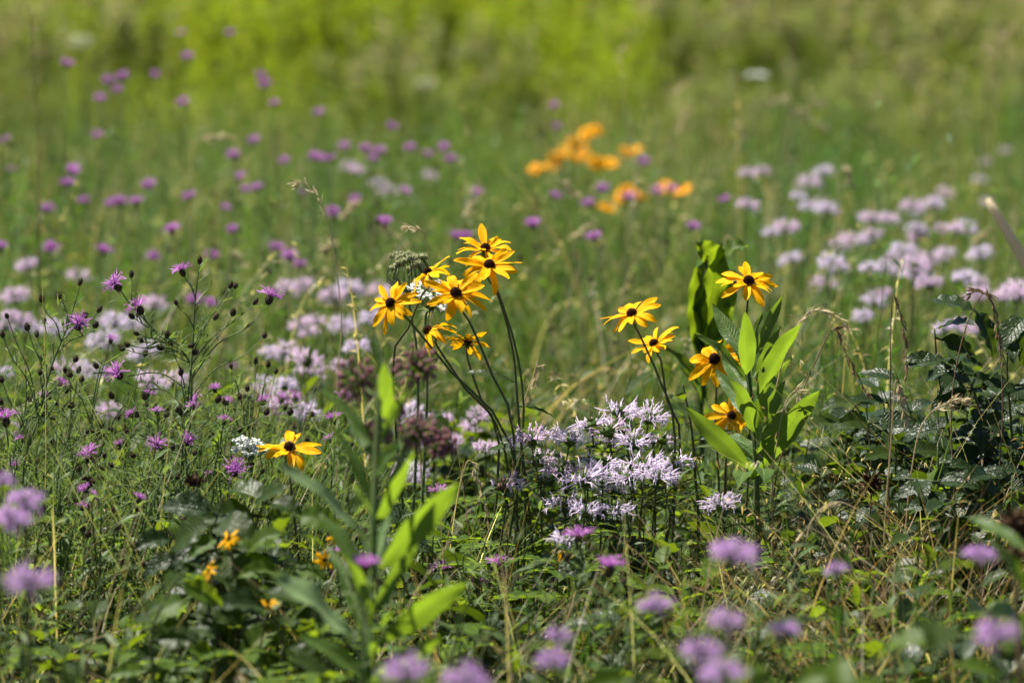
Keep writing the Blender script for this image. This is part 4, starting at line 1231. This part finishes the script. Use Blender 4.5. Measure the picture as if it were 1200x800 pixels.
# ------------------------------------------------------------------ small weeds of the undergrowth: prototypes and copies
def weed_proto(kind):
    st, fo = MB(), MB()
    mats = {'mint': 'leaf', 'lance': 'leaf', 'trefoil': 'leaf_lime', 'aster': 'leaf_grey', 'dark': 'leaf_gloss', 'broad': 'leaf', 'lime': 'leaf_lime', 'thicket': 'leaf_gloss'}[kind]
    for k in range({'mint': 5, 'lance': 5, 'trefoil': 9, 'aster': 7, 'dark': 4, 'broad': 3, 'lime': 6, 'thicket': 3}[kind]):
        a = random.uniform(0, 6.28)
        rr = random.uniform(0, .03)
        h = random.uniform(.6, 1.0) * {'mint': .3, 'lance': .33, 'trefoil': .22, 'aster': .32, 'dark': .26, 'broad': .28, 'lime': .3, 'thicket': .46}[kind]
        le = random.uniform(.0, .14)
        p0 = V((math.cos(a) * rr, math.sin(a) * rr, 0))
        ns = 22 if kind == 'thicket' else 14
        p = smooth([p0, p0 + V((math.cos(a) * le * .4, math.sin(a) * le * .4, h * .55)), p0 + V((math.cos(a) * le, math.sin(a) * le, h))], ns)
        st.tube(p, taper(len(p), .0016, .0007), 5)
        sd = random.uniform(0, 6)
        if kind == 'trefoil':
            for m in range(3):
                aa = a + (m - 1) * 1.6
                fo.leaf(p[-1], V((math.cos(aa), math.sin(aa), .15)), V((0, 0, 1)), random.uniform(.022, .034), .02, .5, .2, 'ovate', 6, 4, wave=.05, teeth=.12)
            continue
        for i in range(3, len(p), 1 if kind == 'aster' else 2):
            sd += 1.57 if kind == 'mint' else 2.4
            for s in ((0, math.pi) if kind in ('mint', 'dark', 'lime') else (0,)):
                dv = V((math.cos(sd + s), math.sin(sd + s), random.uniform(-.6, 1.0)))
                L, W = {'mint': (.034, .016), 'lance': (.055, .010), 'aster': (.03, .0045), 'dark': (.042, .026), 'broad': (.058, .027), 'lime': (.026, .013), 'thicket': (.046, .025)}[kind]
                L *= random.uniform(.6, 1.2)
                fo.leaf(p[i], dv, V((-dv.x * .3 + random.uniform(-.6, .6), -dv.y * .3 + random.uniform(-.6, .6), 1)), L, W * random.uniform(.8, 1.2), random.uniform(.3, 1.2), .25, 'lance' if kind in ('lance', 'aster') else 'ovate', 7, 2 if kind == 'aster' else 4, wave=.05, petiole=.003, teeth=.1 if kind in ('mint', 'dark') else 0)
    return st.mesh('stem', M['stem']), fo.mesh('foliage', M[mats])


KINDS = {
    'mint': ('toothed_weed', 'low toothed green weed in the tangled undergrowth'),
    'lance': ('narrow_leaved_weed', 'low narrow leaved green weed in the undergrowth'),
    'trefoil': ('trefoil_weed', 'low lime green three leaved weed in the undergrowth'),
    'aster': ('fine_leaved_weed', 'low grey green fine leaved weed in the undergrowth'),
    'dark': ('dark_leaved_weed', 'low dark broad leaved weed in the undergrowth'),
    'broad': ('broad_leaved_weed', 'low broad oval leaved green weed in the undergrowth'),
    'lime': ('small_leaved_weed', 'low bright lime small leaved weed in the undergrowth'),
    'thicket': ('thicket_shrub', 'dark crinkled leafy shoot massed inside the right thicket'),
}
PROTO = {k: [weed_proto(k) for _ in range(3)] for k in KINDS}


def place_weed(k, x, y, s):
    nm, lab = KINDS[k]
    st, fo = random.choice(PROTO[k])
    t = thing(nm, lab, 'weed', V((x, y, 0)), lab.replace('low ', '').replace('weed', 'weeds'))
    t.rotation_euler = (0, 0, random.uniform(0, 6.28))
    t.scale = (s, s, s)
    ob('stem', st, t)
    ob('foliage', fo, t)


def fore_limit(px, d):
    """height the undergrowth may reach at this spot so that the sharp flowers stay in view"""
    y = np.interp(px, [0, 200, 330, 430, 560, 640, 700, 800, 900, 1000, 1060, 1110, 1200], [560, 575, 600, 640, 590, 612, 620, 622, 620, 555, 480, 445, 440])
    if d < 4.2:
        y = max(y, 690)
    return P(px, y, d).z


nw = 0
for i in range(2400):
    d = 3.62 + 2.0 * random.random() ** 1.1
    px = random.uniform(-260, 1460)
    if -30 < px < 1230 or random.random() < .25:
        p = P(px, 400, d)
        lim = fore_limit(min(1200, max(0, px)), d) if d < 4.75 else .42
        if px < 420 and d > 4.1:
            k = random.choice(('aster', 'aster', 'lance', 'mint', 'lime'))
        elif px > 980 and d > 4.1:
            k = random.choice(('dark', 'mint', 'lance', 'broad', 'lime'))
        else:
            k = random.choice(('mint', 'mint', 'lance', 'trefoil', 'lime', 'aster', 'aster', 'broad', 'broad', 'dark'))
        hh = {'mint': .3, 'lance': .33, 'trefoil': .22, 'aster': .32, 'dark': .26, 'broad': .28, 'lime': .3, 'thicket': .46}[k]
        s = min(1.45, max(.55, lim / hh * random.uniform(.5, 1.08)))
        if px > 1020 and d > 4.4 and k in ('dark', 'mint', 'broad'):
            s = max(s, min(1.3, lim / hh * random.uniform(.7, 1)))
        place_weed(k, p.x, p.y, s)
        nw += 1
        if nw >= 900:
            break


for i in range(90):
    d = random.uniform(4.4, 5.1)
    px = random.uniform(960, 1300)
    p = P(px, 400, d)
    y = np.interp(px, [950, 1000, 1060, 1110, 1200, 1300], [590, 530, 470, 435, 420, 420]) + random.uniform(0, 90)
    place_weed('thicket', p.x, p.y, min(1.25, max(.75, P(px, y, d).z / .46)))


# ------------------------------------------------------------------ stuff: grasses and fine herbs, one object of each kind
class Stuff:
    def __init__(s):
        s.v, s.f, s.c, s.n = [], [], [], 0

    def add(s, verts, faces, cols):
        s.v.append(verts.reshape(-1, 3).astype(np.float32))
        s.f.append((faces + s.n).reshape(-1, 4).astype(np.int32))
        s.c.append(cols.reshape(-1, 3).astype(np.float32))
        s.n += s.v[-1].shape[0]

    def build(s, name, label, cat, mat):
        v, f, c = np.concatenate(s.v), np.concatenate(s.f), np.concatenate(s.c)
        me = bpy.data.meshes.new(name)
        me.vertices.add(len(v))
        me.vertices.foreach_set('co', v.ravel())
        me.loops.add(f.size)
        me.loops.foreach_set('vertex_index', f.ravel())
        me.polygons.add(len(f))
        me.polygons.foreach_set('loop_start', np.arange(0, f.size, 4, dtype=np.int32))
        at = me.color_attributes.new('Col', 'FLOAT_COLOR', 'POINT')
        at.data.foreach_set('color', np.concatenate([c, np.ones((len(c), 1), np.float32)], 1).ravel())
        me.materials.append(mat)
        me.update(calc_edges=True)
        me.polygons.foreach_set('use_smooth', np.ones(len(f), dtype=bool))
        return tag(ob(name, me), label, cat, kind='stuff')


def paths(base, h, az, a0, a1, segs):
    """curved stalks: leaning a0 at the foot, bending by a1 more towards the tip"""
    N = len(h)
    t = np.linspace(0, 1, segs + 1)
    ang = a0[:, None] + a1[:, None] * t[None, :] ** 1.6
    st = h[:, None] / segs
    dx = np.sin(ang) * st
    dz = np.cos(ang) * st
    cx = np.concatenate([np.zeros((N, 1)), np.cumsum(dx, 1)[:, :-1]], 1)
    cz = np.concatenate([np.zeros((N, 1)), np.cumsum(dz, 1)[:, :-1]], 1)
    p = np.empty((N, segs + 1, 3))
    p[:, :, 0] = base[:, 0:1] + cx * np.cos(az)[:, None]
    p[:, :, 1] = base[:, 1:2] + cx * np.sin(az)[:, None]
    p[:, :, 2] = base[:, 2:3] + cz
    return p


def ribbons(S, p, w, az, c0, c1, prof, jit=.8):
    N, n1, _ = p.shape
    sa = az + np.pi / 2 + rng.uniform(-jit, jit, N)
    sd = np.stack([np.cos(sa), np.sin(sa), np.zeros(N)], 1)
    off = sd[:, None, :] * (w[:, None] * prof[None, :] * .5)[:, :, None]
    v = np.stack([p - off, p + off], 2)
    t = np.linspace(0, 1, n1)[None, :, None]
    c = c0[:, None, :] * (1 - t) + c1[:, None, :] * t
    c = np.repeat(c[:, :, None, :], 2, 2)
    i = np.arange(n1 - 1)
    q = np.stack([2 * i, 2 * i + 1, 2 * i + 3, 2 * i + 2], 1)
    f = (np.arange(N) * n1 * 2)[:, None, None] + q[None]
    S.add(v, f, c)


def leaflets(S, p, k, t0, t1, L, W, cols, up=(.1, .9), jitL=.4):
    """k small pointed leaves on every stalk between t0 and t1"""
    N, n1, _ = p.shape
    t = rng.uniform(t0, t1, (N, k)) * (n1 - 1)
    i = np.minimum(t.astype(int), n1 - 2)
    fr = (t - i)[:, :, None]
    r = np.arange(N)[:, None]
    q = p[r, i] * (1 - fr) + p[r, i + 1] * fr
    a = rng.uniform(0, 2 * np.pi, (N, k))
    el = rng.uniform(up[0], up[1], (N, k))
    d = np.stack([np.cos(a) * np.cos(el), np.sin(a) * np.cos(el), np.sin(el)], 2)
    s = np.stack([-np.sin(a), np.cos(a), rng.uniform(-.5, .5, (N, k))], 2)
    ll = (L * rng.uniform(1 - jitL, 1 + jitL, (N, k)))[:, :, None]
    ww = (W * rng.uniform(.7, 1.3, (N, k)))[:, :, None]
    z = np.array([0, 0, 1.0])
    tip = q + d * ll - z * ll * .12
    m = q + d * ll * .45 + z * ll * .06
    v = np.stack([q, m + s * ww * .5, tip, m - s * ww * .5], 2)
    c = np.repeat(cols[:, None, None, :], k, 1) * rng.uniform(.85, 1.15, (N, k, 1, 1))
    c = np.repeat(c, 4, 2)
    f = (np.arange(N * k) * 4)[:, None] + np.array([0, 1, 2, 3])[None]
    S.add(v, f, c)


def palette(N, cols, jit=.18):
    cols = np.array(cols)
    c = cols[rng.integers(0, len(cols), N)]
    return np.clip(c * rng.uniform(1 - jit, 1 + jit, (N, 1)) * rng.uniform(.93, 1.07, (N, 3)), 0, 1)


HALF = .1335


def scatter(n, d0, d1, pw=1.0, side=.55, extra=.5):
    """spots on the ground inside a wedge somewhat wider than the view"""
    u = rng.random(n)
    d = np.sqrt(d0 ** 2 + (d1 ** 2 - d0 ** 2) * u ** pw)
    x = rng.uniform(-1, 1, n) * (d * HALF * (1 + side) + extra)
    return np.stack([x, d, np.zeros(n)], 1), d


BLADE = np.array([.8, 1, .95, .7, .35, .02])
STALK = np.array([1, .95, .9, .8, .7, .5])
GREEN = [(0.032, 0.064, 0.0096), (0.0416, 0.076, 0.0096), (0.0272, 0.0576, 0.0112), (0.048, 0.076, 0.0128), (0.0336, 0.0704, 0.0144)]
OLIVE = [(0.044, 0.064, 0.0096), (0.056, 0.0736, 0.0128), (0.04, 0.06, 0.0096)]
STRAW = [(0.2448, 0.1904, 0.1156), (0.3128, 0.2584, 0.1768), (0.1768, 0.1292, 0.0748), (0.272, 0.238, 0.1632)]
GREY = [(0.0464, 0.0736, 0.0272), (0.06, 0.0864, 0.0336), (0.04, 0.0704, 0.024)]


def limit_heights(base, d, h, slack=1.0):
    """keep the growth in front of and at the focus low enough to leave the flowers visible"""
    px = base[:, 0] / (K * d) + 600
    y = np.interp(px, [0, 200, 330, 430, 560, 640, 700, 800, 900, 1000, 1060, 1200], [530, 545, 585, 630, 575, 630, 645, 635, 620, 540, 500, 500])
    y = np.where(d < 4.2, np.maximum(y, 680), y)
    y = np.where(d > 4.75, np.maximum(380, y - (d - 4.75) * 160), y)
    z = CAM_H + d * (-math.sin(PITCH) + (400 - y) * K * math.cos(PITCH))
    z = np.maximum(.06, z * slack)
    return np.minimum(h, z * rng.uniform(.55, 1.12, len(h)))


def field(x, y, seed, wl=.7):
    r = np.random.default_rng(seed)
    f = np.zeros_like(x)
    for _ in range(7):
        a, q, k = r.uniform(0, 6.28), r.uniform(0, 6.28), 6.28 / (wl * r.uniform(.5, 2.2))
        f += np.sin(k * (x * np.cos(a) + y * np.sin(a) * .6) + q)
    return f / 2.6


def patchy(base, d, h, seed, keep=.35):
    """tussocks and gaps: thin out and shorten where the field is low"""
    f = field(base[:, 0], base[:, 1], seed)
    ok = rng.random(len(d)) < np.clip(.62 + .55 * f, keep * .3, 1)
    return base[ok], d[ok], (h * np.clip(1 + .28 * f, .55, 1.35))[ok]


def patch_col(base, c, seed):
    f = field(base[:, 0], base[:, 1], seed, 1.1)[:, None]
    g_ = field(base[:, 0], base[:, 1], seed + 1, .8)[:, None]
    c = c * np.clip(1 + .22 * f, .6, 1.5)
    return np.clip(c * (1 + g_ * np.array([[.16, .0, -.12]])), 0, 1)


def near_grass():
    S = Stuff()
    base, d = scatter(7500, 3.6, 6.2)
    h = limit_heights(base, d, rng.uniform(.18, .5, len(d)))
    base, d, h = patchy(base, d, h, 3)
    az = rng.uniform(0, 2 * np.pi, len(d))
    p = paths(base, h, az, rng.uniform(0, .25, len(d)), rng.uniform(.1, 1.5, len(d)), 5)
    c = patch_col(base, palette(len(d), GREEN + GREY), 40)
    ribbons(S, p, rng.uniform(.0014, .0038, len(d)), az, c, c * 1.1, BLADE)
    base, d = scatter(70000, 6.2, 15, .9)
    h = rng.uniform(.2, .56, len(d))
    base, d, h = patchy(base, d, h, 3)
    az = rng.uniform(0, 2 * np.pi, len(d))
    p = paths(base, h, az, rng.uniform(0, .25, len(d)), rng.uniform(.1, 1.3, len(d)), 5)
    c = patch_col(base, palette(len(d), GREEN + GREY + OLIVE), 40) * 1.22
    ribbons(S, p, rng.uniform(.002, .0046, len(d)), az, c, c * 1.1, BLADE)
    S.build('meadow_grass', 'fine green meadow grass between the flowers', 'grass', M['grass'])


def fine_herbs():
    S = Stuff()
    base, d = scatter(2400, 3.6, 6.2)
    h = limit_heights(base, d, rng.uniform(.2, .5, len(d)))
    az = rng.uniform(0, 2 * np.pi, len(d))
    p = paths(base, h, az, rng.uniform(0, .2, len(d)), rng.uniform(0, .5, len(d)), 5)
    c = patch_col(base, palette(len(d), GREY + GREEN), 50)
    ribbons(S, p, np.full(len(d), .0017), az, c, c, STALK, 3)
    leaflets(S, p, 16, .25, 1, .024, .0028, c)
    base, d = scatter(9000, 4.9, 8.2)
    h = limit_heights(base, d, rng.uniform(.22, .56, len(d)), 1.1)
    base, d, h = patchy(base, d, h, 8)
    az = rng.uniform(0, 2 * np.pi, len(d))
    p = paths(base, h, az, rng.uniform(0, .25, len(d)), rng.uniform(0, .7, len(d)), 5)
    c = patch_col(base, palette(len(d), GREY + GREEN), 50)
    ribbons(S, p, np.full(len(d), .0019), az, c, c, STALK, 3)
    leaflets(S, p, 16, .25, 1, .03, .0036, c)
    # feathery tangle round the knapweed
    n = 650
    d = rng.uniform(4.25, 4.9, n)
    px = rng.uniform(-150, 370, n)
    base = np.stack([(px - 600) * K * d, d, np.zeros(n)], 1)
    h = CAM_H + d * (-math.sin(PITCH) + (400 - rng.uniform(430, 600, n)) * K)
    az = rng.uniform(0, 2 * np.pi, n)
    p = paths(base, h, az, rng.uniform(0, .3, n), rng.uniform(0, .8, n), 6)
    c = palette(n, GREY + [(.09, .12, .045)])
    ribbons(S, p, np.full(n, .0016), az, c, c, np.append(STALK, .3), 3)
    leaflets(S, p, 9, .3, 1, .026, .0018, c)
    n = 500
    d = rng.uniform(4.2, 4.85, n)
    px = rng.uniform(-150, 360, n)
    base = np.stack([(px - 600) * K * d, d, np.zeros(n)], 1)
    h = (CAM_H + d * (-math.sin(PITCH) + (400 - rng.uniform(450, 620, n)) * K)) * 1.25
    az = rng.uniform(0, 2 * np.pi, n)
    p = paths(base, h, az, rng.uniform(.1, .7, n), rng.uniform(-.2, .9, n), 6)
    c = palette(n, [(.1, .15, .05), (.13, .16, .07), (.16, .15, .08)])
    ribbons(S, p, rng.uniform(.001, .0018, n), az, c, c, np.append(STALK, .3), 3)
    base, d = scatter(20000, 6.2, 16, .85)
    h = rng.uniform(.25, .62, len(d))
    base, d, h = patchy(base, d, h, 8)
    az = rng.uniform(0, 2 * np.pi, len(d))
    p = paths(base, h, az, rng.uniform(0, .2, len(d)), rng.uniform(0, .5, len(d)), 5)
    c = patch_col(base, palette(len(d), GREY + GREEN + [(.07, .11, .06)]), 50) * 1.22
    ribbons(S, p, np.full(len(d), .0024), az, c, c, STALK, 3)
    leaflets(S, p, 14, .25, 1, .036, .005, c)
    S.build('fine_herb_foliage', 'feathery grey green herb foliage filling the meadow', 'herbs', M['grass'])


def leafy_cover():
    S = Stuff()
    base, d = scatter(1800, 3.4, 6.5)
    h = limit_heights(base, d, rng.uniform(.1, .3, len(d)), .85)
    az = rng.uniform(0, 2 * np.pi, len(d))
    p = paths(base, h, az, rng.uniform(0, .3, len(d)), rng.uniform(0, .8, len(d)), 5)
    c = palette(len(d), [(.028, .06, .012), (.04, .075, .014), (.06, .105, .016), (.022, .045, .014)])
    ribbons(S, p, np.full(len(d), .0018), az, c, c, STALK, 3)
    leaflets(S, p, 10, .2, 1, .024, .012, c, (-.2, .6))
    S.build('ground_cover', 'small leaved green ground cover low between the stems', 'ground cover', M['grass'])


def dry_grass():
    S = Stuff()
    # tangle in front of the right thicket
    n = 2200
    d = rng.uniform(3.8, 4.5, n)
    px = rng.normal(1070, 100, n)
    base = np.stack([(px - 600) * K * d, d, np.zeros(n)], 1)
    h = rng.uniform(.2, .48, n)
    az = rng.choice([0.0, np.pi], n) + rng.normal(0, .7, n)
    p = paths(base, h, az, rng.uniform(.0, .5, n), rng.uniform(.5, 2.6, n), 9)
    c = palette(n, STRAW[:2] + [(.2, .14, .08), (.14, .1, .05), (.1, .06, .03), (.24, .17, .1)])
    ribbons(S, p, rng.uniform(.001, .0028, n), az, c, c, np.array([.9, 1, 1, 1, .9, .8, .7, .5, .3, .05]))
    s = p[: n // 7]
    leaflets(S, s, 8, .72, 1, .010, .0018, palette(len(s), STRAW), (-1.0, .2))
    n = 420
    d = rng.uniform(4.25, 4.6, n)
    px = rng.uniform(1000, 1320, n)
    base = np.stack([(px - 600) * K * d, d, np.zeros(n)], 1)
    az = rng.choice([0.0, np.pi], n) + rng.normal(0, .6, n)
    p = paths(base, rng.uniform(.35, .62, n), az, rng.uniform(.0, .4, n), rng.uniform(.6, 2.4, n), 9)
    c = palette(n, [(.2, .14, .08), (.14, .09, .05), (.3, .23, .14), (.42, .35, .24)])
    ribbons(S, p, rng.uniform(.0009, .0018, n), az, c, c, np.array([.9, 1, 1, 1, .9, .8, .7, .5, .3, .05]))
    leaflets(S, p[: n // 3], 12, .7, 1, .010, .002, c[: n // 3], (-1.2, .0))
    # scattered dry blades everywhere near
    base, d = scatter(3600, 3.3, 6.4)
    h = limit_heights(base, d, rng.uniform(.2, .6, len(d)), 1.12)
    az = rng.uniform(0, 2 * np.pi, len(d))
    p = paths(base, h, az, rng.uniform(0, .6, len(d)), rng.uniform(.2, 2.0, len(d)), 7)
    c = palette(len(d), STRAW)
    ribbons(S, p, rng.uniform(.0009, .0024, len(d)), az, c, c, np.array([.9, 1, 1, .9, .8, .6, .4, .05]))
    s = p[: len(d) // 7]
    leaflets(S, s, 8, .72, 1, .010, .0018, palette(len(s), STRAW), (-.8, .5))
    n = 1900
    d = rng.uniform(3.55, 4.7, n)
    px = rng.uniform(-200, 1400, n)
    base = np.stack([(px - 600) * K * d, d, np.zeros(n)], 1)
    h = limit_heights(base, d, rng.uniform(.25, .5, n), 1.05)
    az = rng.uniform(0, 2 * np.pi, n)
    p = paths(base, h * 1.35, az, rng.uniform(.1, .9, n), rng.uniform(.2, 2.4, n), 9)
    c = palette(n, STRAW + [(.2, .14, .08), (.12, .08, .04), (.5, .44, .32)])
    ribbons(S, p, rng.uniform(.0009, .0026, n), az, c, c, np.array([.9, 1, 1, 1, .9, .8, .7, .5, .3, .05]))
    # and farther off
    base, d = scatter(14000, 6.2, 18, .85)
    h = rng.uniform(.3, .66, len(d))
    base, d, h = patchy(base, d, h, 21)
    az = rng.uniform(0, 2 * np.pi, len(d))
    p = paths(base, h, az, rng.uniform(0, .3, len(d)), rng.uniform(.1, 1.6, len(d)), 7)
    c = palette(len(d), STRAW)
    ribbons(S, p, rng.uniform(.0014, .003, len(d)), az, c, c, np.array([.9, 1, 1, .9, .8, .6, .4, .05]))
    s = p[: len(d) // 3]
    leaflets(S, s, 10, .7, 1, .016, .004, palette(len(s), STRAW + [(.38, .33, .24)]), (-.6, .8))
    # long pale arcs between the flowers
    n = 800
    d = rng.uniform(5.0, 8.5, n)
    px = rng.uniform(-200, 1400, n)
    base = np.stack([(px - 600) * K * d, d, np.zeros(n)], 1)
    h = rng.uniform(.4, .72, n)
    az = rng.uniform(0, 2 * np.pi, n)
    p = paths(base, h, az, rng.uniform(.0, .4, n), rng.uniform(.8, 2.6, n), 9)
    c = palette(n, STRAW + [(.38, .33, .24)])
    ribbons(S, p, rng.uniform(.0012, .003, n), az, c, c, np.array([.9, 1, 1, 1, .9, .8, .7, .5, .3, .05]))
    leaflets(S, p[: n // 2], 12, .72, 1, .013, .003, c[: n // 2], (-.9, .5))
    S.build('dry_grass', 'straw coloured dry grass tangled through the meadow', 'dry grass', M['grass'])


def far_growth():
    S = Stuff()
    base, d = scatter(52000, 14, 48, .8, .4, 1.5)
    h = rng.uniform(.4, .95, len(d))
    az = rng.uniform(0, 2 * np.pi, len(d))
    p = paths(base, h, az, rng.uniform(0, .25, len(d)), rng.uniform(.1, 1.2, len(d)), 5)
    lime = np.clip((d - 15) / 8, 0, 1)[:, None] * (base[:, 0:1] / d[:, None] < .05)
    c = palette(len(d), GREEN + OLIVE + GREY) * 1.3
    h = h * np.clip(1 + .35 * field(base[:, 0], base[:, 1], 77, 3.0), .4, 1.5)
    c = patch_col(base * .35, c, 60)
    c = c * (1 - lime) + palette(len(d), [(.095, .125, .007), (.12, .145, .008), (.075, .11, .007)]) * lime
    ribbons(S, p, rng.uniform(.006, .014, len(d)), az, c, c * 1.1, BLADE)
    S.build('far_meadow_grass', 'far meadow grass blurring towards the top', 'grass', M['grass'])


def treeline():
    """a far wood edge closing the horizon"""
    S = Stuff()
    n = 1500
    d = rng.uniform(75, 100, n)
    x = rng.uniform(-75, 75, n)
    base = np.stack([x, d, np.zeros(n)], 1)
    h = 9 * np.clip(1 + .35 * field(x, d * .3, 91, 14.0), .5, 1.5) * rng.uniform(.6, 1, n)
    p = paths(base, h, rng.uniform(0, 6.28, n), rng.uniform(0, .1, n), rng.uniform(0, .3, n), 5)
    c = palette(n, [(.035, .06, .012), (.05, .075, .014), (.06, .085, .018)])
    ribbons(S, p, np.full(n, .14), rng.uniform(0, 6.28, n), c * .8, c, STALK, 3)
    leaflets(S, p, 60, .02, 1, 1.0, .55, c, (-.4, .8))
    S.build('woods', 'far wood edge behind the meadow', 'woods', M['herb'])


treeline()
near_grass()
fine_herbs()
leafy_cover()
dry_grass()
far_growth()


# ------------------------------------------------------------------ tall herb clumps closing the view far behind
def clump_proto(cols, n=130, hgt=1.7, spread=.75):
    S = Stuff()
    r = np.sqrt(rng.random(n)) * spread
    a = rng.uniform(0, 2 * np.pi, n)
    base = np.stack([r * np.cos(a), r * np.sin(a), np.zeros(n)], 1)
    h = hgt * rng.uniform(.7, 1.1, n) * (1 - .25 * (r / spread) ** 2)
    p = paths(base, h, a, rng.uniform(0, .16, n), rng.uniform(0, .35, n), 6)
    return S, p


def build_clump(name, cols, top=None, hgt=1.7):
    S, p = clump_proto(cols, hgt=hgt)
    n = len(p)
    leaflets(S, p, 60, .08, 1, .08, .02, palette(n, cols), (-.2, .9))
    if top:
        leaflets(S, p, 24, .84, 1, .05, .02, palette(n, top), (-.3, 1.2))
    fo = S.build('foliage', 'x', 'x', M['herb'])
    me = fo.data
    bpy.data.objects.remove(fo)
    S2 = Stuff()
    c = palette(n, [(.1, .11, .04), (.13, .12, .06)])
    ribbons(S2, p, np.full(n, .008), rng.uniform(0, 6, n), c, c, np.array([1, .95, .9, .85, .8, .6, .4]), 3)
    so_ = S2.build('stem', 'x', 'x', M['grass'])
    ms = so_.data
    bpy.data.objects.remove(so_)
    return me, ms


LIME = [(.115, .145, .006), (.14, .165, .007), (.09, .125, .006)]
DARKO = [(.085, .115, .014), (.1, .12, .022), (.07, .1, .014)]
PR = {'lime': [build_clump('lime', LIME) for _ in range(3)],
      'olive': [build_clump('olive', DARKO, [(.2, .17, .17), (.16, .15, .1)]) for _ in range(2)],
      'dark': [build_clump('dark', [(.05, .065, .012), (.07, .07, .018)]) for _ in range(1)]}
CL = {'lime': 'tall lime green herb clump blurred along the top of the meadow',
      'olive': 'tall dull olive herb clump blurred at the top right',
      'dark': 'tall dark brownish clump blurred at the top left corner'}
for row, (d, nn) in enumerate([(17, 12), (21, 13), (26, 16), (33, 20)]):
    for i in range(nn):
        wide = (0, 0, 170, 330)[row]
        px = -130 - wide + (1460 + 2 * wide) * (i + random.uniform(.2, .8)) / nn
        if px < -150:
            k = random.choice(('olive', 'lime'))
        elif px < 110:
            k = 'dark' if random.random() < .7 else 'olive'
        elif px < 600:
            k = 'lime' if random.random() < .88 else 'olive'
        elif px < 820:
            k = 'lime' if random.random() < .75 else 'olive'
        else:
            k = 'olive'
        dd = d + random.uniform(-1.5, 1.5)
        x = (px - 600) * K * dd
        t = thing('herb_clump', CL[k], 'plant', V((x, dd, 0)), 'tall herb clumps far behind')
        me, ms = random.choice(PR[k])
        t.rotation_euler = (0, 0, random.uniform(0, 6.28))
        s = random.uniform(.8, 1.15) * (.5, .75, 1.05, 1.3)[row]
        t.scale = (s * 1.1, s * 1.1, s)
        ob('foliage', me, t)
        ob('stem', ms, t)

# ------------------------------------------------------------------ ground to the horizon
mb = MB()
xs = [-600, -80, -25, -8, -3, 0, 3, 8, 25, 80, 600]
ys = [-200, -20, 0, 3, 6, 10, 16, 26, 45, 120, 900]
for y in ys:
    for x in xs:
        mb.v.append(V((x, y, 0)))
        mb.uv.append((0, 0))
nx = len(xs)
for j in range(len(ys) - 1):
    for i in range(nx - 1):
        mb.f.append((j * nx + i, j * nx + i + 1, (j + 1) * nx + i + 1, (j + 1) * nx + i))
        mb.mi.append(0)
o = ob('ground', mb.mesh('ground', M['soil']))
o['kind'] = 'structure'
o['label'] = 'thatchy meadow soil under the plants'
